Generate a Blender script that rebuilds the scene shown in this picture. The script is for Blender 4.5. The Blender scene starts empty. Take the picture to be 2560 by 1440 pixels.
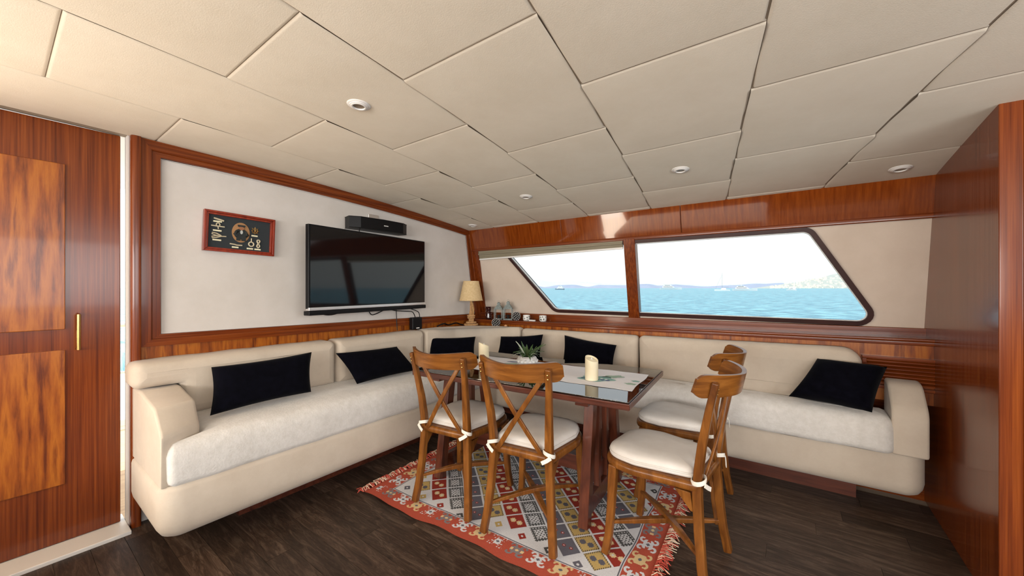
import bpy, bmesh, math, random
import numpy as np
from mathutils import Vector, Matrix, Euler
random.seed(7)
S = bpy.context.scene
COL = S.collection
PI = math.pi

# ------------------------------------------------------------------ camera, world, lights, exposure
TH = math.atan(694/950)
cam_d = bpy.data.cameras.new('camera'); cam = bpy.data.objects.new('camera', cam_d); COL.objects.link(cam)
cam.location = (0, 0, 1.25); cam.rotation_euler = (PI/2, 0, TH)
cam_d.sensor_width = 36; cam_d.lens = 36*950/2560; cam_d.clip_start = .02; cam_d.clip_end = 30000
S.camera = cam
S.view_settings.view_transform = 'Standard'; S.view_settings.look = 'None'
S.view_settings.gamma = 1; S.view_settings.exposure = 0.0; S.view_settings.use_curve_mapping = False

W = bpy.data.worlds.new('world'); S.world = W; W.use_nodes = True
nt = W.node_tree; nt.nodes.clear()
wo = nt.nodes.new('ShaderNodeOutputWorld'); bg = nt.nodes.new('ShaderNodeBackground')
tc = nt.nodes.new('ShaderNodeTexCoord'); sx = nt.nodes.new('ShaderNodeSeparateXYZ'); cr = nt.nodes.new('ShaderNodeValToRGB')
cr.color_ramp.elements[0].position = .0; cr.color_ramp.elements[0].color = (.90, .93, .90, 1)
cr.color_ramp.elements[1].position = .6; cr.color_ramp.elements[1].color = (.80, .93, 1.0, 1)
e = cr.color_ramp.elements.new(.08); e.color = (1, 1, .93, 1)
e = cr.color_ramp.elements.new(.25); e.color = (1, 1, 1, 1)
nt.links.new(tc.outputs['Generated'], sx.inputs[0]); nt.links.new(sx.outputs['Z'], cr.inputs[0])
nt.links.new(cr.outputs[0], bg.inputs[0]); bg.inputs[1].default_value = 3.0
nt.links.new(bg.outputs[0], wo.inputs[0])

def lamp(name, kind, loc, rot, energy, color, size=None, spread=None):
    d = bpy.data.lights.new(name, kind); d.energy = energy; d.color = color
    if size:
        d.shape = 'RECTANGLE'; d.size, d.size_y = size
    if spread: d.spread = spread
    o = bpy.data.objects.new(name, d); COL.objects.link(o); o.location = loc; o.rotation_euler = rot
    return o
sun = lamp('sun', 'SUN', (0, 0, 20), (0, 0, 0), 8.0, (1, .93, .82)); sun.data.angle = .009
sun.rotation_euler = Vector((.25, .55, -.80)).to_track_quat('-Z', 'Y').to_euler()
# daylight of the saloon's own openings behind the camera
lamp('daylight_rear_window', 'AREA', (-.2, -3.02, 1.38), (PI/2*1.04, 0, 0), 155, (1, .98, .95), (4.2, .75))
lamp('daylight_forward_window', 'AREA', (2.52, -.3, 1.45), (PI/2, 0, PI/2), 72, (.97, .98, 1), (3.4, .9))
lamp('daylight_door', 'AREA', (-2.95, -1.15, .95), (PI/2*1.15, 0, -PI/2), 88, (1, .84, .66), (1.2, 1.8))

# ------------------------------------------------------------------ helpers
def link(name, me, mat=None, parent=None, label=None, kind=None):
    o = bpy.data.objects.new(name, me); COL.objects.link(o)
    if mat is not None and len(me.materials) == 0: me.materials.append(mat)
    if parent is not None: o.parent = parent
    if label: o['label'] = label
    if kind: o['kind'] = kind
    return o
def tag(o, label, cat, group=None):
    o['label'] = label; o['category'] = cat
    if group: o['group'] = group
    return o
def thing(name, loc, label, cat, group=None, rz=0):
    o = bpy.data.objects.new(name, None); COL.objects.link(o); o.empty_display_size = .1
    o.location = loc; o.rotation_euler = (0, 0, rz)
    return tag(o, label, cat, group)

class MB:
    def __init__(s): s.v = []; s.f = []; s.off = Vector((0, 0, 0))
    def add(s, vs, fs):
        n = len(s.v); s.v += [tuple(v) for v in vs]; s.f += [tuple(i+n for i in f) for f in fs]
    def box(s, x0, x1, y0, y1, z0, z1, m=None):
        vs = [Vector((x, y, z)) for z in (z0, z1) for y in (y0, y1) for x in (x0, x1)]
        if m is not None: vs = [m @ v for v in vs]
        s.add(vs, [(0, 2, 3, 1), (4, 5, 7, 6), (0, 1, 5, 4), (1, 3, 7, 5), (3, 2, 6, 7), (2, 0, 4, 6)])
        return s
    def hexa(s, a, b):                                   # two quads (4 pts each), joined
        s.add(list(a)+list(b), [(3, 2, 1, 0), (4, 5, 6, 7), (0, 1, 5, 4), (1, 2, 6, 5), (2, 3, 7, 6), (3, 0, 4, 7)])
        return s
    def tube(s, pts, r, n=8, up=(0, 0, 1), flat=1.0, close=False, caps=True):
        pts = [Vector(p) for p in pts]; N = len(pts); rings = []
        for i, p in enumerate(pts):
            if close: t = pts[(i+1) % N]-pts[i-1]
            else: t = pts[min(i+1, N-1)]-pts[max(i-1, 0)]
            t.normalize(); u = Vector(up)
            if abs(t.dot(u)) > .95: u = Vector((1, 0, 0))
            a = t.cross(u).normalized(); b = a.cross(t).normalized()
            rr = r[i] if isinstance(r, (list, tuple)) else r
            fl = flat[i] if isinstance(flat, (list, tuple)) else flat
            rings.append([p+a*math.cos(2*PI*k/n)*rr+b*math.sin(2*PI*k/n)*rr*fl for k in range(n)])
        vs = [q for rg in rings for q in rg]; fs = []
        M = N if close else N-1
        for i in range(M):
            j = (i+1) % N
            for k in range(n): fs.append((i*n+k, i*n+(k+1) % n, j*n+(k+1) % n, j*n+k))
        if caps and not close: fs += [tuple(reversed(range(n))), tuple((N-1)*n+k for k in range(n))]
        s.add(vs, fs); return s
    def bar(s, pts, w, h, side=(1, 0, 0)):               # rectangular section swept along pts; side = width dir
        pts = [Vector(p) for p in pts]; N = len(pts); vs = []; fs = []
        for i, p in enumerate(pts):
            t = (pts[min(i+1, N-1)]-pts[max(i-1, 0)]).normalized()
            a = Vector(side); a = (a-t*a.dot(t)).normalized(); b = t.cross(a).normalized()
            ww = w[i] if isinstance(w, (list, tuple)) else w; hh = h[i] if isinstance(h, (list, tuple)) else h
            vs += [p-a*ww/2-b*hh/2, p+a*ww/2-b*hh/2, p+a*ww/2+b*hh/2, p-a*ww/2+b*hh/2]
        for i in range(N-1):
            for k in range(4): fs.append((i*4+k, i*4+(k+1) % 4, i*4+4+(k+1) % 4, i*4+4+k))
        fs += [(3, 2, 1, 0), tuple((N-1)*4+k for k in range(4))]
        s.add(vs, fs); return s
    def lathe(s, prof, c=(0, 0, 0), n=24, m=None, cap=True):
        vs = []; fs = []; c = Vector(c)
        for r, z in prof:
            for k in range(n):
                v = Vector((r*math.cos(2*PI*k/n), r*math.sin(2*PI*k/n), z))
                if m is not None: v = m @ v
                vs.append(c+v)
        for i in range(len(prof)-1):
            for k in range(n): fs.append((i*n+k, i*n+(k+1) % n, (i+1)*n+(k+1) % n, (i+1)*n+k))
        if cap: fs += [tuple(reversed(range(n))), tuple((len(prof)-1)*n+k for k in range(n))]
        s.add(vs, fs); return s
    def loft(s, poly, levels, axis='z'):
        """poly: 2D outline (ccw); levels: [(inset, height)...]; axis: z, x or y = extrusion axis"""
        n = len(poly); vs = []; fs = []
        for ins, h in levels:
            for p in offset(poly, -ins):
                if axis == 'z': vs.append((p[0], p[1], h))
                elif axis == 'x': vs.append((h, p[0], p[1]))
                else: vs.append((p[0], h, p[1]))
        L = len(levels)
        for i in range(L-1):
            for k in range(n): fs.append((i*n+k, i*n+(k+1) % n, (i+1)*n+(k+1) % n, (i+1)*n+k))
        fs += [tuple(reversed(range(n))), tuple((L-1)*n+k for k in range(n))]
        s.add(vs, fs); return s
    def mesh(s, name='m'):
        me = bpy.data.meshes.new(name)
        me.from_pydata([tuple(Vector(v)-s.off) for v in s.v], [], s.f)
        bm = bmesh.new(); bm.from_mesh(me); bmesh.ops.recalc_face_normals(bm, faces=bm.faces); bm.to_mesh(me); bm.free()
        return me
    def build(s, name, mat, parent=None, bevel=0, seg=2, smooth=None, label=None, kind=None, world=False, tri=False, ang=40):
        if world and parent is not None: s.off = Vector(parent.location) if parent.parent is None else Vector(parent.location)+Vector(parent.parent.location)
        me = s.mesh(name); o = link(name, me, mat, parent, label, kind)
        if bevel:
            b = o.modifiers.new('bevel', 'BEVEL'); b.width = bevel; b.segments = seg; b.limit_method = 'ANGLE'; b.angle_limit = math.radians(35)
        if smooth is None: smooth = True
        if smooth:
            me.polygons.foreach_set('use_smooth', [True]*len(me.polygons))
            me.set_sharp_from_angle(angle=math.radians(ang if not bevel else 180))
            for p in me.polygons:
                if len(p.vertices) > 8: p.use_smooth = False
            if bevel:
                w = o.modifiers.new('wn', 'WEIGHTED_NORMAL'); w.keep_sharp = True
        return o

def offset(poly, d):
    """offset outline outward by d (ccw); edges that would turn inside out are collapsed"""
    if abs(d) < 1e-9: return [tuple(p) for p in poly]
    n = len(poly); P = [Vector(p) for p in poly]
    E = []
    for i in range(n):
        a, b = P[i], P[(i+1) % n]; t = b-a
        t = t.normalized() if t.length > 1e-9 else Vector((0, 0))
        E.append((a+Vector((t.y, -t.x))*d, t, (b-a).length, b+Vector((t.y, -t.x))*d))
    act = [e[2] > 1e-9 for e in E]
    while True:
        ids = [i for i in range(n) if act[i]]; m = len(ids); V = {}
        for q in range(m):
            i, j = ids[q-1], ids[q]                     # vertex at the start of edge j
            p, t = E[i][0], E[i][1]; r, u = E[j][0], E[j][1]; cr = t.x*u.y-t.y*u.x
            if abs(cr) < 1e-5: v = (E[i][3]+r)/2
            else: v = p+t*(((r-p).x*u.y-(r-p).y*u.x)/cr)
            V[j] = v
        worst = None
        for q in range(m):
            j, k = ids[q], ids[(q+1) % m]; L = (V[k]-V[j]).dot(E[j][1])
            if L < -1e-6 and (worst is None or L < worst[0]): worst = (L, j)
        if worst is None or m <= 4: break
        act[worst[1]] = False
    out = []
    for i in range(n):
        k = i
        while not act[k]: k = (k+1) % n
        out.append(tuple(V[k]))
    return out
def rpoly(pts):
    """pts: (x, y, r) -> rounded outline"""
    out = []; n = len(pts)
    for i in range(n):
        p = Vector(pts[i][:2]); r = pts[i][2]
        if r <= 0: out.append(tuple(p)); continue
        a = Vector(pts[i-1][:2])-p; b = Vector(pts[(i+1) % n][:2])-p
        a.normalize(); b.normalize()
        ang = a.angle(b); t = r/math.tan(ang/2)
        s0 = p+a*t; s1 = p+b*t; k = 7
        c = p+(a+b).normalized()*(r/math.sin(ang/2))
        v0 = s0-c; v1 = s1-c; tot = v0.angle(v1); sgn = 1 if v0.cross(v1) > 0 else -1
        for j in range(k+1):
            th = sgn*tot*j/k
            out.append((c.x+v0.x*math.cos(th)-v0.y*math.sin(th), c.y+v0.x*math.sin(th)+v0.y*math.cos(th)))
    return out
def copy_tree(root, loc, rz, label, group=None):
    r = root.copy(); COL.objects.link(r); r.location = loc; r.rotation_euler = (0, 0, rz); r['label'] = label
    if group: r['group'] = group
    def rec(src, dst):
        for ch in list(src.children):
            c = ch.copy(); COL.objects.link(c); c.parent = dst; rec(ch, c)
    rec(root, r); return r

# ------------------------------------------------------------------ materials
def mat(name, color=(.5, .5, .5), rough=.5, metal=0, spec=.5, coat=0, emis=None, trans=0, ior=1.45, sheen=0):
    m = bpy.data.materials.new(name); m.use_nodes = True; b = m.node_tree.nodes['Principled BSDF']
    b.inputs['Base Color'].default_value = (*color, 1); b.inputs['Roughness'].default_value = rough
    b.inputs['Metallic'].default_value = metal; b.inputs['Specular IOR Level'].default_value = spec
    b.inputs['Coat Weight'].default_value = coat; b.inputs['Coat Roughness'].default_value = .06
    b.inputs['Transmission Weight'].default_value = trans; b.inputs['IOR'].default_value = ior
    b.inputs['Sheen Weight'].default_value = sheen
    return m
def nodes(m):
    t = m.node_tree; b = t.nodes['Principled BSDF']
    def N(k, **kw):
        n = t.nodes.new(k)
        for a, v in kw.items(): setattr(n, a, v)
        return n
    return t, b, N, t.links.new
def noise_col(m, stops, scale=(8, 8, 8), detail=4, nrough=.6, dist=0, coord='Object', bump=0, bscale=None, bdist=.002, obj_var=0):
    t, b, N, L = nodes(m)
    c = N('ShaderNodeTexCoord'); mp = N('ShaderNodeMapping'); mp.inputs['Scale'].default_value = scale
    n = N('ShaderNodeTexNoise'); n.inputs['Scale'].default_value = 1; n.inputs['Detail'].default_value = detail
    n.inputs['Roughness'].default_value = nrough; n.inputs['Distortion'].default_value = dist
    r = N('ShaderNodeValToRGB'); els = r.color_ramp.elements
    els[0].position, els[0].color = stops[0][0], (*stops[0][1], 1); els[1].position, els[1].color = stops[-1][0], (*stops[-1][1], 1)
    for p, cc in stops[1:-1]:
        q = els.new(p); q.color = (*cc, 1)
    L(c.outputs[coord], mp.inputs[0])
    if obj_var:
        oi = N('ShaderNodeObjectInfo'); ml = N('ShaderNodeVectorMath', operation='SCALE'); cx = N('ShaderNodeCombineXYZ')
        L(oi.outputs['Random'], cx.inputs[0]); L(oi.outputs['Random'], cx.inputs[1]); L(cx.outputs[0], ml.inputs[0]); ml.inputs['Scale'].default_value = 40
        L(ml.outputs[0], mp.inputs['Location'])
    L(mp.outputs[0], n.inputs['Vector']); L(n.outputs['Fac'], r.inputs[0])
    last = r.outputs[0]
    if obj_var:
        hs = N('ShaderNodeHueSaturation'); mr = N('ShaderNodeMapRange')
        mr.inputs['To Min'].default_value = 1-obj_var; mr.inputs['To Max'].default_value = 1+obj_var
        L(oi.outputs['Random'], mr.inputs[0]); L(mr.outputs[0], hs.inputs['Value']); L(last, hs.inputs['Color']); last = hs.outputs[0]
    L(last, b.inputs['Base Color'])
    if bump:
        n2 = N('ShaderNodeTexNoise'); mp2 = N('ShaderNodeMapping'); mp2.inputs['Scale'].default_value = bscale or scale
        n2.inputs['Scale'].default_value = 1; n2.inputs['Detail'].default_value = 3
        bp = N('ShaderNodeBump'); bp.inputs['Strength'].default_value = bump; bp.inputs['Distance'].default_value = bdist
        L(c.outputs[coord], mp2.inputs[0]); L(mp2.outputs[0], n2.inputs['Vector']); L(n2.outputs['Fac'], bp.inputs['Height']); L(bp.outputs[0], b.inputs['Normal'])
    return m
MAH = [(.30, (.080, .014, .003)), (.5, (.155, .030, .005)), (.7, (.235, .055, .008))]
def mahog(name, scale, stops=MAH, rough=.22):
    return noise_col(mat(name, rough=rough, spec=.4, coat=.15), stops, scale, 6, .6, .12)
M = {}
M['mah_y'] = mahog('mahogany_grain_along_y', (90, 1.6, 90))
M['mah_x'] = mahog('mahogany_grain_along_x', (1.6, 90, 90))
M['mah_z'] = mahog('mahogany_grain_upright', (90, 90, 1.4))
VEN = [(.32, (.10, .018, .003)), (.44, (.25, .060, .006)), (.56, (.37, .110, .010)), (.68, (.17, .036, .004))]
M['ven'] = mahog('banded_veneer', (26, 26, 2.5), VEN, .3)
M['lintel'] = mahog('lintel_veneer', (60, 20, 1.2), [(.3, (.13, .022, .003)), (.7, (.24, .055, .007))], .08)
M['darkwood'] = noise_col(mat('dark_reddish_table_wood', rough=.3, coat=.25), [(.3, (.045, .011, .006)), (.7, (.125, .032, .016))], (3, 40, 40), 4)
M['darkwood_z'] = noise_col(mat('dark_reddish_leg_wood', rough=.3, coat=.25), [(.3, (.05, .012, .006)), (.7, (.15, .040, .018))], (40, 40, 3), 4)
M['chair'] = noise_col(mat('honey_brown_chair_wood', rough=.32, spec=.35, coat=.15), [(.3, (.085, .026, .005)), (.52, (.175, .060, .010)), (.72, (.27, .102, .019))], (22, 22, 4), 5, .6, .5, obj_var=.0)
M['rail'] = noise_col(mat('honey_brown_bent_rail', rough=.32, spec=.35, coat=.15), [(.3, (.085, .026, .005)), (.52, (.175, .060, .010)), (.72, (.27, .102, .019))], (5, 5, 45), 5, .6, .5)
M['wall'] = noise_col(mat('wall_fabric', rough=.85, spec=.2), [(.3, (.57, .53, .485)), (.7, (.65, .61, .575))], (3, 3, 3), 6, .65, bump=.25, bscale=(300, 300, 300), bdist=.001)
M['wallw'] = noise_col(mat('window_wall_fabric', rough=.85, spec=.2), [(.3, (.60, .50, .41)), (.7, (.68, .58, .49))], (3, 3, 3), 6, .65, bump=.25, bscale=(300, 300, 300), bdist=.001)
M['ceil'] = noise_col(mat('ceiling_fabric', rough=.9, spec=.15), [(.3, (.73, .67, .56)), (.7, (.79, .735, .63))], (4, 4, 4), 8, .7, bump=.3, bscale=(260, 260, 260), bdist=.001, obj_var=.02)
M['gap'] = mat('joint_backing', (.34, .28, .21), .9)
M['uph'] = noise_col(mat('beige_linen_upholstery', rough=.85, spec=.2, sheen=.15), [(.3, (.50, .42, .335)), (.7, (.57, .49, .40))], (6, 6, 6), 8, .75, bump=.25, bscale=(420, 420, 420), bdist=.001)
M['terry'] = noise_col(mat('terry_seat_cover', rough=.95, spec=.15, sheen=.3), [(.35, (.60, .57, .525)), (.65, (.68, .65, .61))], (30, 30, 30), 6, .7, bump=.4, bscale=(110, 110, 110), bdist=.004)
M['black'] = noise_col(mat('black_navy_velvet', rough=.95, spec=.05, sheen=.02), [(.3, (.0012, .0012, .0025)), (.7, (.0028, .0028, .006))], (30, 30, 30))
M['gloss'] = mat('gloss_black', (.004, .004, .005), .06, spec=.6)
M['satin'] = mat('satin_black_plastic', (.004, .004, .005), .4, spec=.3)
M['silver'] = mat('brushed_silver', (.92, .92, .93), .35, metal=1)
M['white'] = mat('white_plastic', (.75, .73, .70), .45)
M['cream'] = noise_col(mat('cream_wax', rough=.5), [(.3, (.78, .68, .46)), (.7, (.84, .76, .56))], (10, 10, 10))
M['cush'] = noise_col(mat('ivory_chair_cushion', rough=.75, spec=.3), [(.3, (.58, .53, .48)), (.7, (.66, .62, .58))], (6, 6, 6), 6, bump=.2, bscale=(300, 300, 300), bdist=.001)
M['tape'] = mat('white_cotton_tie', (.72, .68, .60), .8)
M['floor'] = noise_col(mat('dark_brown_vinyl_plank', rough=.5, spec=.35), [(.30, (.014, .008, .005)), (.50, (.052, .031, .021)), (.68, (.135, .092, .064))], (5, 38, 38), 9, .8, 1.2, obj_var=.38, bump=.35, bscale=(8, 120, 120), bdist=.001)
M['gasket'] = noise_col(mat('dark_brown_gasket', rough=.4), [(.3, (.030, .010, .009)), (.7, (.050, .018, .014))], (8, 8, 8))
M['blind'] = noise_col(mat('olive_beige_blind', rough=.7), [(.3, (.20, .17, .11)), (.7, (.27, .235, .165))], (3, 30, 60))
M['shade'] = noise_col(mat('straw_lampshade', rough=.85), [(.3, (.62, .44, .22)), (.7, (.74, .56, .32))], (60, 60, 60))
M['rope'] = noise_col(mat('manila_rope', rough=.9), [(.3, (.34, .17, .06)), (.7, (.62, .38, .18))], (60, 60, 60))
M['sage'] = noise_col(mat('grey_green_painted_metal', rough=.6), [(.3, (.16, .19, .18)), (.7, (.30, .34, .33))], (60, 60, 60))
M['darkvoid'] = mat('dark_cavity', (.012, .01, .009), .8)
M['leaf'] = noise_col(mat('green_leaf', rough=.45), [(.3, (.025, .06, .018)), (.7, (.09, .16, .05))], (30, 30, 30))
M['leaft'] = mat('pale_leaf_edge', (.45, .5, .4), .5)
M['brass'] = mat('brass', (.6, .38, .13), .25, metal=1)
M['teal'] = mat('print_teal', (.24, .42, .38), .8); M['ink'] = mat('print_blue_ink', (.08, .11, .22), .8)
M['grn'] = mat('print_pale_green', (.33, .46, .36), .8)
M['picframe'] = noise_col(mat('red_lacquered_frame', rough=.25, coat=.4), [(.3, (.16, .015, .006)), (.7, (.30, .035, .012))], (40, 40, 8))
M['picbg'] = mat('charcoal_backing', (.022, .028, .032), .8)
M['ropep'] = mat('pale_cord', (.55, .48, .33), .8); M['plate'] = mat('cream_label_plate', (.75, .70, .48), .6)
M['oval'] = mat('tan_oval', (.36, .19, .08), .7); M['navy'] = mat('dark_coat', (.018, .022, .022), .7)
M['shirt'] = mat('pale_shirt', (.45, .47, .45), .7); M['skin'] = mat('brown_face', (.30, .13, .06), .7)

def glass_mat(name, tint, refl):
    m = bpy.data.materials.new(name); m.use_nodes = True; t = m.node_tree; t.nodes.clear()
    o = t.nodes.new('ShaderNodeOutputMaterial'); mx = t.nodes.new('ShaderNodeMixShader'); tr = t.nodes.new('ShaderNodeBsdfTransparent'); g = t.nodes.new('ShaderNodeBsdfGlossy')
    fr = t.nodes.new('ShaderNodeFresnel'); fr.inputs[0].default_value = refl
    tr.inputs[0].default_value = (*tint, 1); g.inputs['Roughness'].default_value = .02
    t.links.new(fr.outputs[0], mx.inputs[0]); t.links.new(tr.outputs[0], mx.inputs[1]); t.links.new(g.outputs[0], mx.inputs[2]); t.links.new(mx.outputs[0], o.inputs[0])
    return m
M['pane'] = glass_mat('tinted_window_glass', (.61, .63, .64), 1.2)
M['tglass'] = glass_mat('table_glass', (.84, .88, .87), 3.6)

M['lintel'].node_tree.nodes['Principled BSDF'].inputs['Coat Weight'].default_value = .7
M['lintel'].node_tree.nodes['Principled BSDF'].inputs['Coat Roughness'].default_value = .03

# ------------------------------------------------------------------ the setting: shell
def zc(y): return 2.06-.0206*y*y
def wy(z, off=0): return 3.03+.243*(1.865-z)-off           # leaning hull side wall
def T(name, mb, m, bevel=.0, **k): return mb.build(name, m, None, bevel=bevel, kind='structure', **k)

# floor
sub = MB().box(-2.85, 2.6, -3.1, 3.4, -.06, -.006); floor = T('floor', sub, M['gap'], smooth=False)
py = -1.773; row = 0; meshes = {}
pw = .115
def plank(x0, x1, y0):
    me = meshes.get(round(x1-x0, 3))
    if me is None:
        L_ = x1-x0; g = .0008
        me = MB().box(g, L_-g, g, pw-g, -.006, 0).mesh('plank'); me.materials.append(M['floor']); meshes[round(L_, 3)] = me
    o = link('plank', me, parent=floor); o.location = (x0, y0, 0)
y = 1.197-pw*22
while y < 3.08:
    x = -2.85+[0, -.5, -.23, -.72, -.36, -.6][row % 6]; row += 1
    while x < 1.8:
        a = max(x, -2.85); b_ = min(x+.92, 1.8)
        if b_-a > .05: plank(a, b_, y)
        x += .92
    y += pw
# rest of the floor behind the camera, too far out of view to pick planks apart
T('floor_aft', MB().box(-2.85, 2.6, -3.1, 1.197-pw*22, -.006, 0), M['floor'], smooth=False)
T('floor_forward', MB().box(1.8, 2.6, 1.197-pw*22, 3.08, -.006, 0), M['floor'], smooth=False)

# ceiling with its padded panels
cb = MB(); ys = [-3.15+6.22*i/24 for i in range(25)]
vs = []; fs = []
for yy in ys: vs += [(-2.86, yy, zc(yy)-.0035), (2.62, yy, zc(yy)-.0035), (-2.86, yy, zc(yy)+.05), (2.62, yy, zc(yy)+.05)]
for i in range(24):
    a = i*4; fs += [(a, a+4, a+5, a+1), (a+2, a+3, a+7, a+6), (a, a+2, a+6, a+4), (a+1, a+5, a+7, a+3)]
cb.add(vs, fs); ceiling = T('ceiling', cb, M['gap'])
XL = [(-2.80, 0), (-2.288, -.048), (-1.69, -.069), (-1.092, -.099), (-.458, -.137), (.18, -.177), (.83, -.22), (1.45, -.25), (2.05, -.27), (2.6, 0)]
EV = [-3.1, -2.68, -1.88, -1.08, -.28, .525, 1.315, 2.02, 2.65, 3.045]
OD = [-3.1, -2.28, -1.48, -.68, .12, .92, 1.68, 2.345, 2.97, 3.045]
for k in range(len(XL)-1):
    rows = EV if k % 2 == 0 else OD
    for j in range(len(rows)-1):
        y0, y1 = rows[j]+.0011, rows[j+1]-.0011
        vs = []; fs = []; n = 6; mx_ = 6
        fx = lambda i, q: (XL[i][0]+XL[i][1]*max(q, 0))
        for a in range(n+1):
            q = y0+(y1-y0)*a/n
            xa = fx(k, q)+.0011; xb = fx(k+1, q)-.0011
            for b_ in range(mx_+1):
                xx = xa+(xb-xa)*b_/mx_
                # padded: the edges roll up into the joint
                ea = min(a, n-a)/n; eb = min(b_, mx_-b_)/mx_
                d = .004 if (ea == 0 or eb == 0) else 0
                vs.append((xx, q, zc(q)-.009+d))
        # finer edge roll: pull first inner ring towards the edge
        for a in range(n+1):
            for b_ in range(mx_+1):
                i = a*(mx_+1)+b_
                if a in (1, n-1) or b_ in (1, mx_-1):
                    q = y0+(y1-y0)*a/n
                    if a == 1: q = y0+.010
                    if a == n-1: q = y1-.010
                    xa = fx(k, q)+.0011; xb = fx(k+1, q)-.0011; xx = xa+(xb-xa)*b_/mx_
                    if b_ == 1: xx = xa+.010
                    if b_ == mx_-1: xx = xb-.010
                    zz = vs[i][2] if (a in (0, n) or b_ in (0, mx_)) else zc(q)-.009
                    vs[i] = (xx, q, zz)
        for a in range(n):
            for b_ in range(mx_):
                i = a*(mx_+1)+b_; fs.append((i, i+mx_+1, i+mx_+2, i+1))
        N0 = len(vs)
        cs = [(fx(k, y0)+.0011, y0), (fx(k+1, y0)-.0011, y0), (fx(k+1, y1)-.0011, y1), (fx(k, y1)+.0011, y1)]
        mb = MB(); mb.add(vs, fs)
        o = link('ceiling_panel', mb.mesh('ceiling_panel'), M['ceil'], ceiling)
        me = o.data; me.polygons.foreach_set('use_smooth', [True]*len(me.polygons)); o.modifiers.new('wn', 'WEIGHTED_NORMAL')

# recessed ceiling spotlights (switched off)
def downlight(x, y, label, r=.048):
    z = zc(y)-.009
    sl = math.atan(-.0412*y)
    t = thing('ceiling_spotlight', (x, y, z), label, 'ceiling light', 'recessed ceiling spotlights'); t.rotation_euler = (sl, 0, 0)
    MB().lathe([(r*.98, .004), (r, -.001), (r*.93, -.004), (r*.80, -.005), (r*.78, -.007), (r*.66, -.008), (r*.62, -.010), (r*.52, -.010), (r*.50, -.004)], n=32, cap=False).build('trim_ring', M['white'], t)
    MB().lathe([(r*.505, -.005), (r*.40, -.0045), (.001, -.004)], n=24, cap=False).build('lens', M['lens'], t)
M['lens'] = mat('dull_brown_lens', (.22, .17, .12), .35)
downlight(-1.488, .926, 'large white spotlight in the ceiling panel nearest the camera, left of centre')
downlight(-.511, 2.355, 'white ceiling spotlight above the right-hand window')
downlight(-1.595, 2.361, 'small white ceiling spotlight over the middle of the table')
downlight(-2.58, 2.861, 'small white ceiling spotlight in the far corner above the lamp')
downlight(.475, 2.845, 'ceiling spotlight at the right edge of the picture')

# left (TV) wall
T('wall_left', MB().box(-2.87, -2.802, .42, 3.45, -.02, 2.10), M['wall'], smooth=False)
T('wall_left_aft', MB().box(-2.87, -2.80, -3.12, -1.75, -.02, 2.10), M['mah_z'], smooth=False)
pz = lambda yy: zc(yy)-.009
def strip(a, b, wa, wb, d0, d1):                             # on the left wall, a/b = (y,z) ends, wa/wb = inner ends
    return ([(-2.80+d0, a[0], a[1]), (-2.80+d0, b[0], b[1]), (-2.80+d0, wb[0], wb[1]), (-2.80+d0, wa[0], wa[1])],
            [(-2.80+d1, a[0], a[1]), (-2.80+d1, b[0], b[1]), (-2.80+d1, wb[0], wb[1]), (-2.80+d1, wa[0], wa[1])])
O_ = [(.466, .936), (.466, pz(.466)), (3.058, pz(3.058)), (3.265, .905)]      # outer ring (y,z)
I1 = [(.505, .968), (.505, pz(.505)-.048), (3.025, pz(3.02)-.034), (3.20, .943)]
I2 = [(.545, .997), (.545, pz(.545)-.082), (2.985, pz(2.99)-.056), (3.13, .968)]
tr = thing  # noqa
def frame_piece(name, i, j, m, curved=False):
    mb = MB()
    n = 10 if curved else 1
    for (A, B, d) in ((O_, I1, .030), (I1, I2, .020)):
        for q in range(n):
            f0, f1 = q/n, (q+1)/n
            def at(R, f):
                yy = R[i][0]+(R[j][0]-R[i][0])*f
                zz = R[i][1]+(R[j][1]-R[i][1])*f
                if curved: zz = pz(yy)-((pz(R[i][0])-R[i][1])*(1-f)+(pz(R[j][0])-R[j][1])*f)
                return (yy, zz)
            a, b = strip(at(A, f0), at(A, f1), at(B, f0), at(B, f1), -.002, d); mb.hexa(a, b)
    # bead between the steps
    pts = []
    for q in range(n+1):
        f = q/n; yy = I1[i][0]+(I1[j][0]-I1[i][0])*f; zz = I1[i][1]+(I1[j][1]-I1[i][1])*f
        if curved: zz = pz(yy)-((pz(I1[i][0])-I1[i][1])*(1-f)+(pz(I1[j][0])-I1[j][1])*f)
        pts.append((-2.80+.021, yy, zz))
    mb.tube(pts, .007, 8)
    return T(name, mb, m, ang=30)
frame_piece('trim_1', 0, 1, M['mah_z']); frame_piece('trim_2', 1, 2, M['mah_y'], True)
frame_piece('trim_3', 2, 3, M['mah_z']); frame_piece('trim_4', 3, 0, M['mah_y'])
# thin white piping inside the frame
mb = MB()
pts = [(-2.795, yy, zz) for yy, zz in [(.549, 1.001)]+[(.549, pz(.549)-.086)]+[(.549+(2.985-.549)*i/12, pz(.549+(2.985-.549)*i/12)-(.086-.026*i/12)) for i in range(1, 13)]+[(3.125, .973)]]
mb.tube(pts, .004, 6, close=True); T('trim_5', mb, M['wall'])
# end post of the bulkhead, rounded
poly = rpoly([(-2.90, .426, .012), (-2.752, .426, .02), (-2.752, .465, .008), (-2.90, .465, .0)])
T('trim_6', MB().loft(poly, [(0, 0), (0, 2.052)]), M['mah_z'])
# veneer band between frame and sofa
T('trim_7', MB().hexa([(-2.80, .466, .60), (-2.785, .466, .60), (-2.785, .466, .936), (-2.80, .466, .936)], [(-2.80, 3.25, .60), (-2.785, 3.25, .60), (-2.785, 3.25, .906), (-2.80, 3.25, .906)]), M['ven'], smooth=False)

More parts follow.
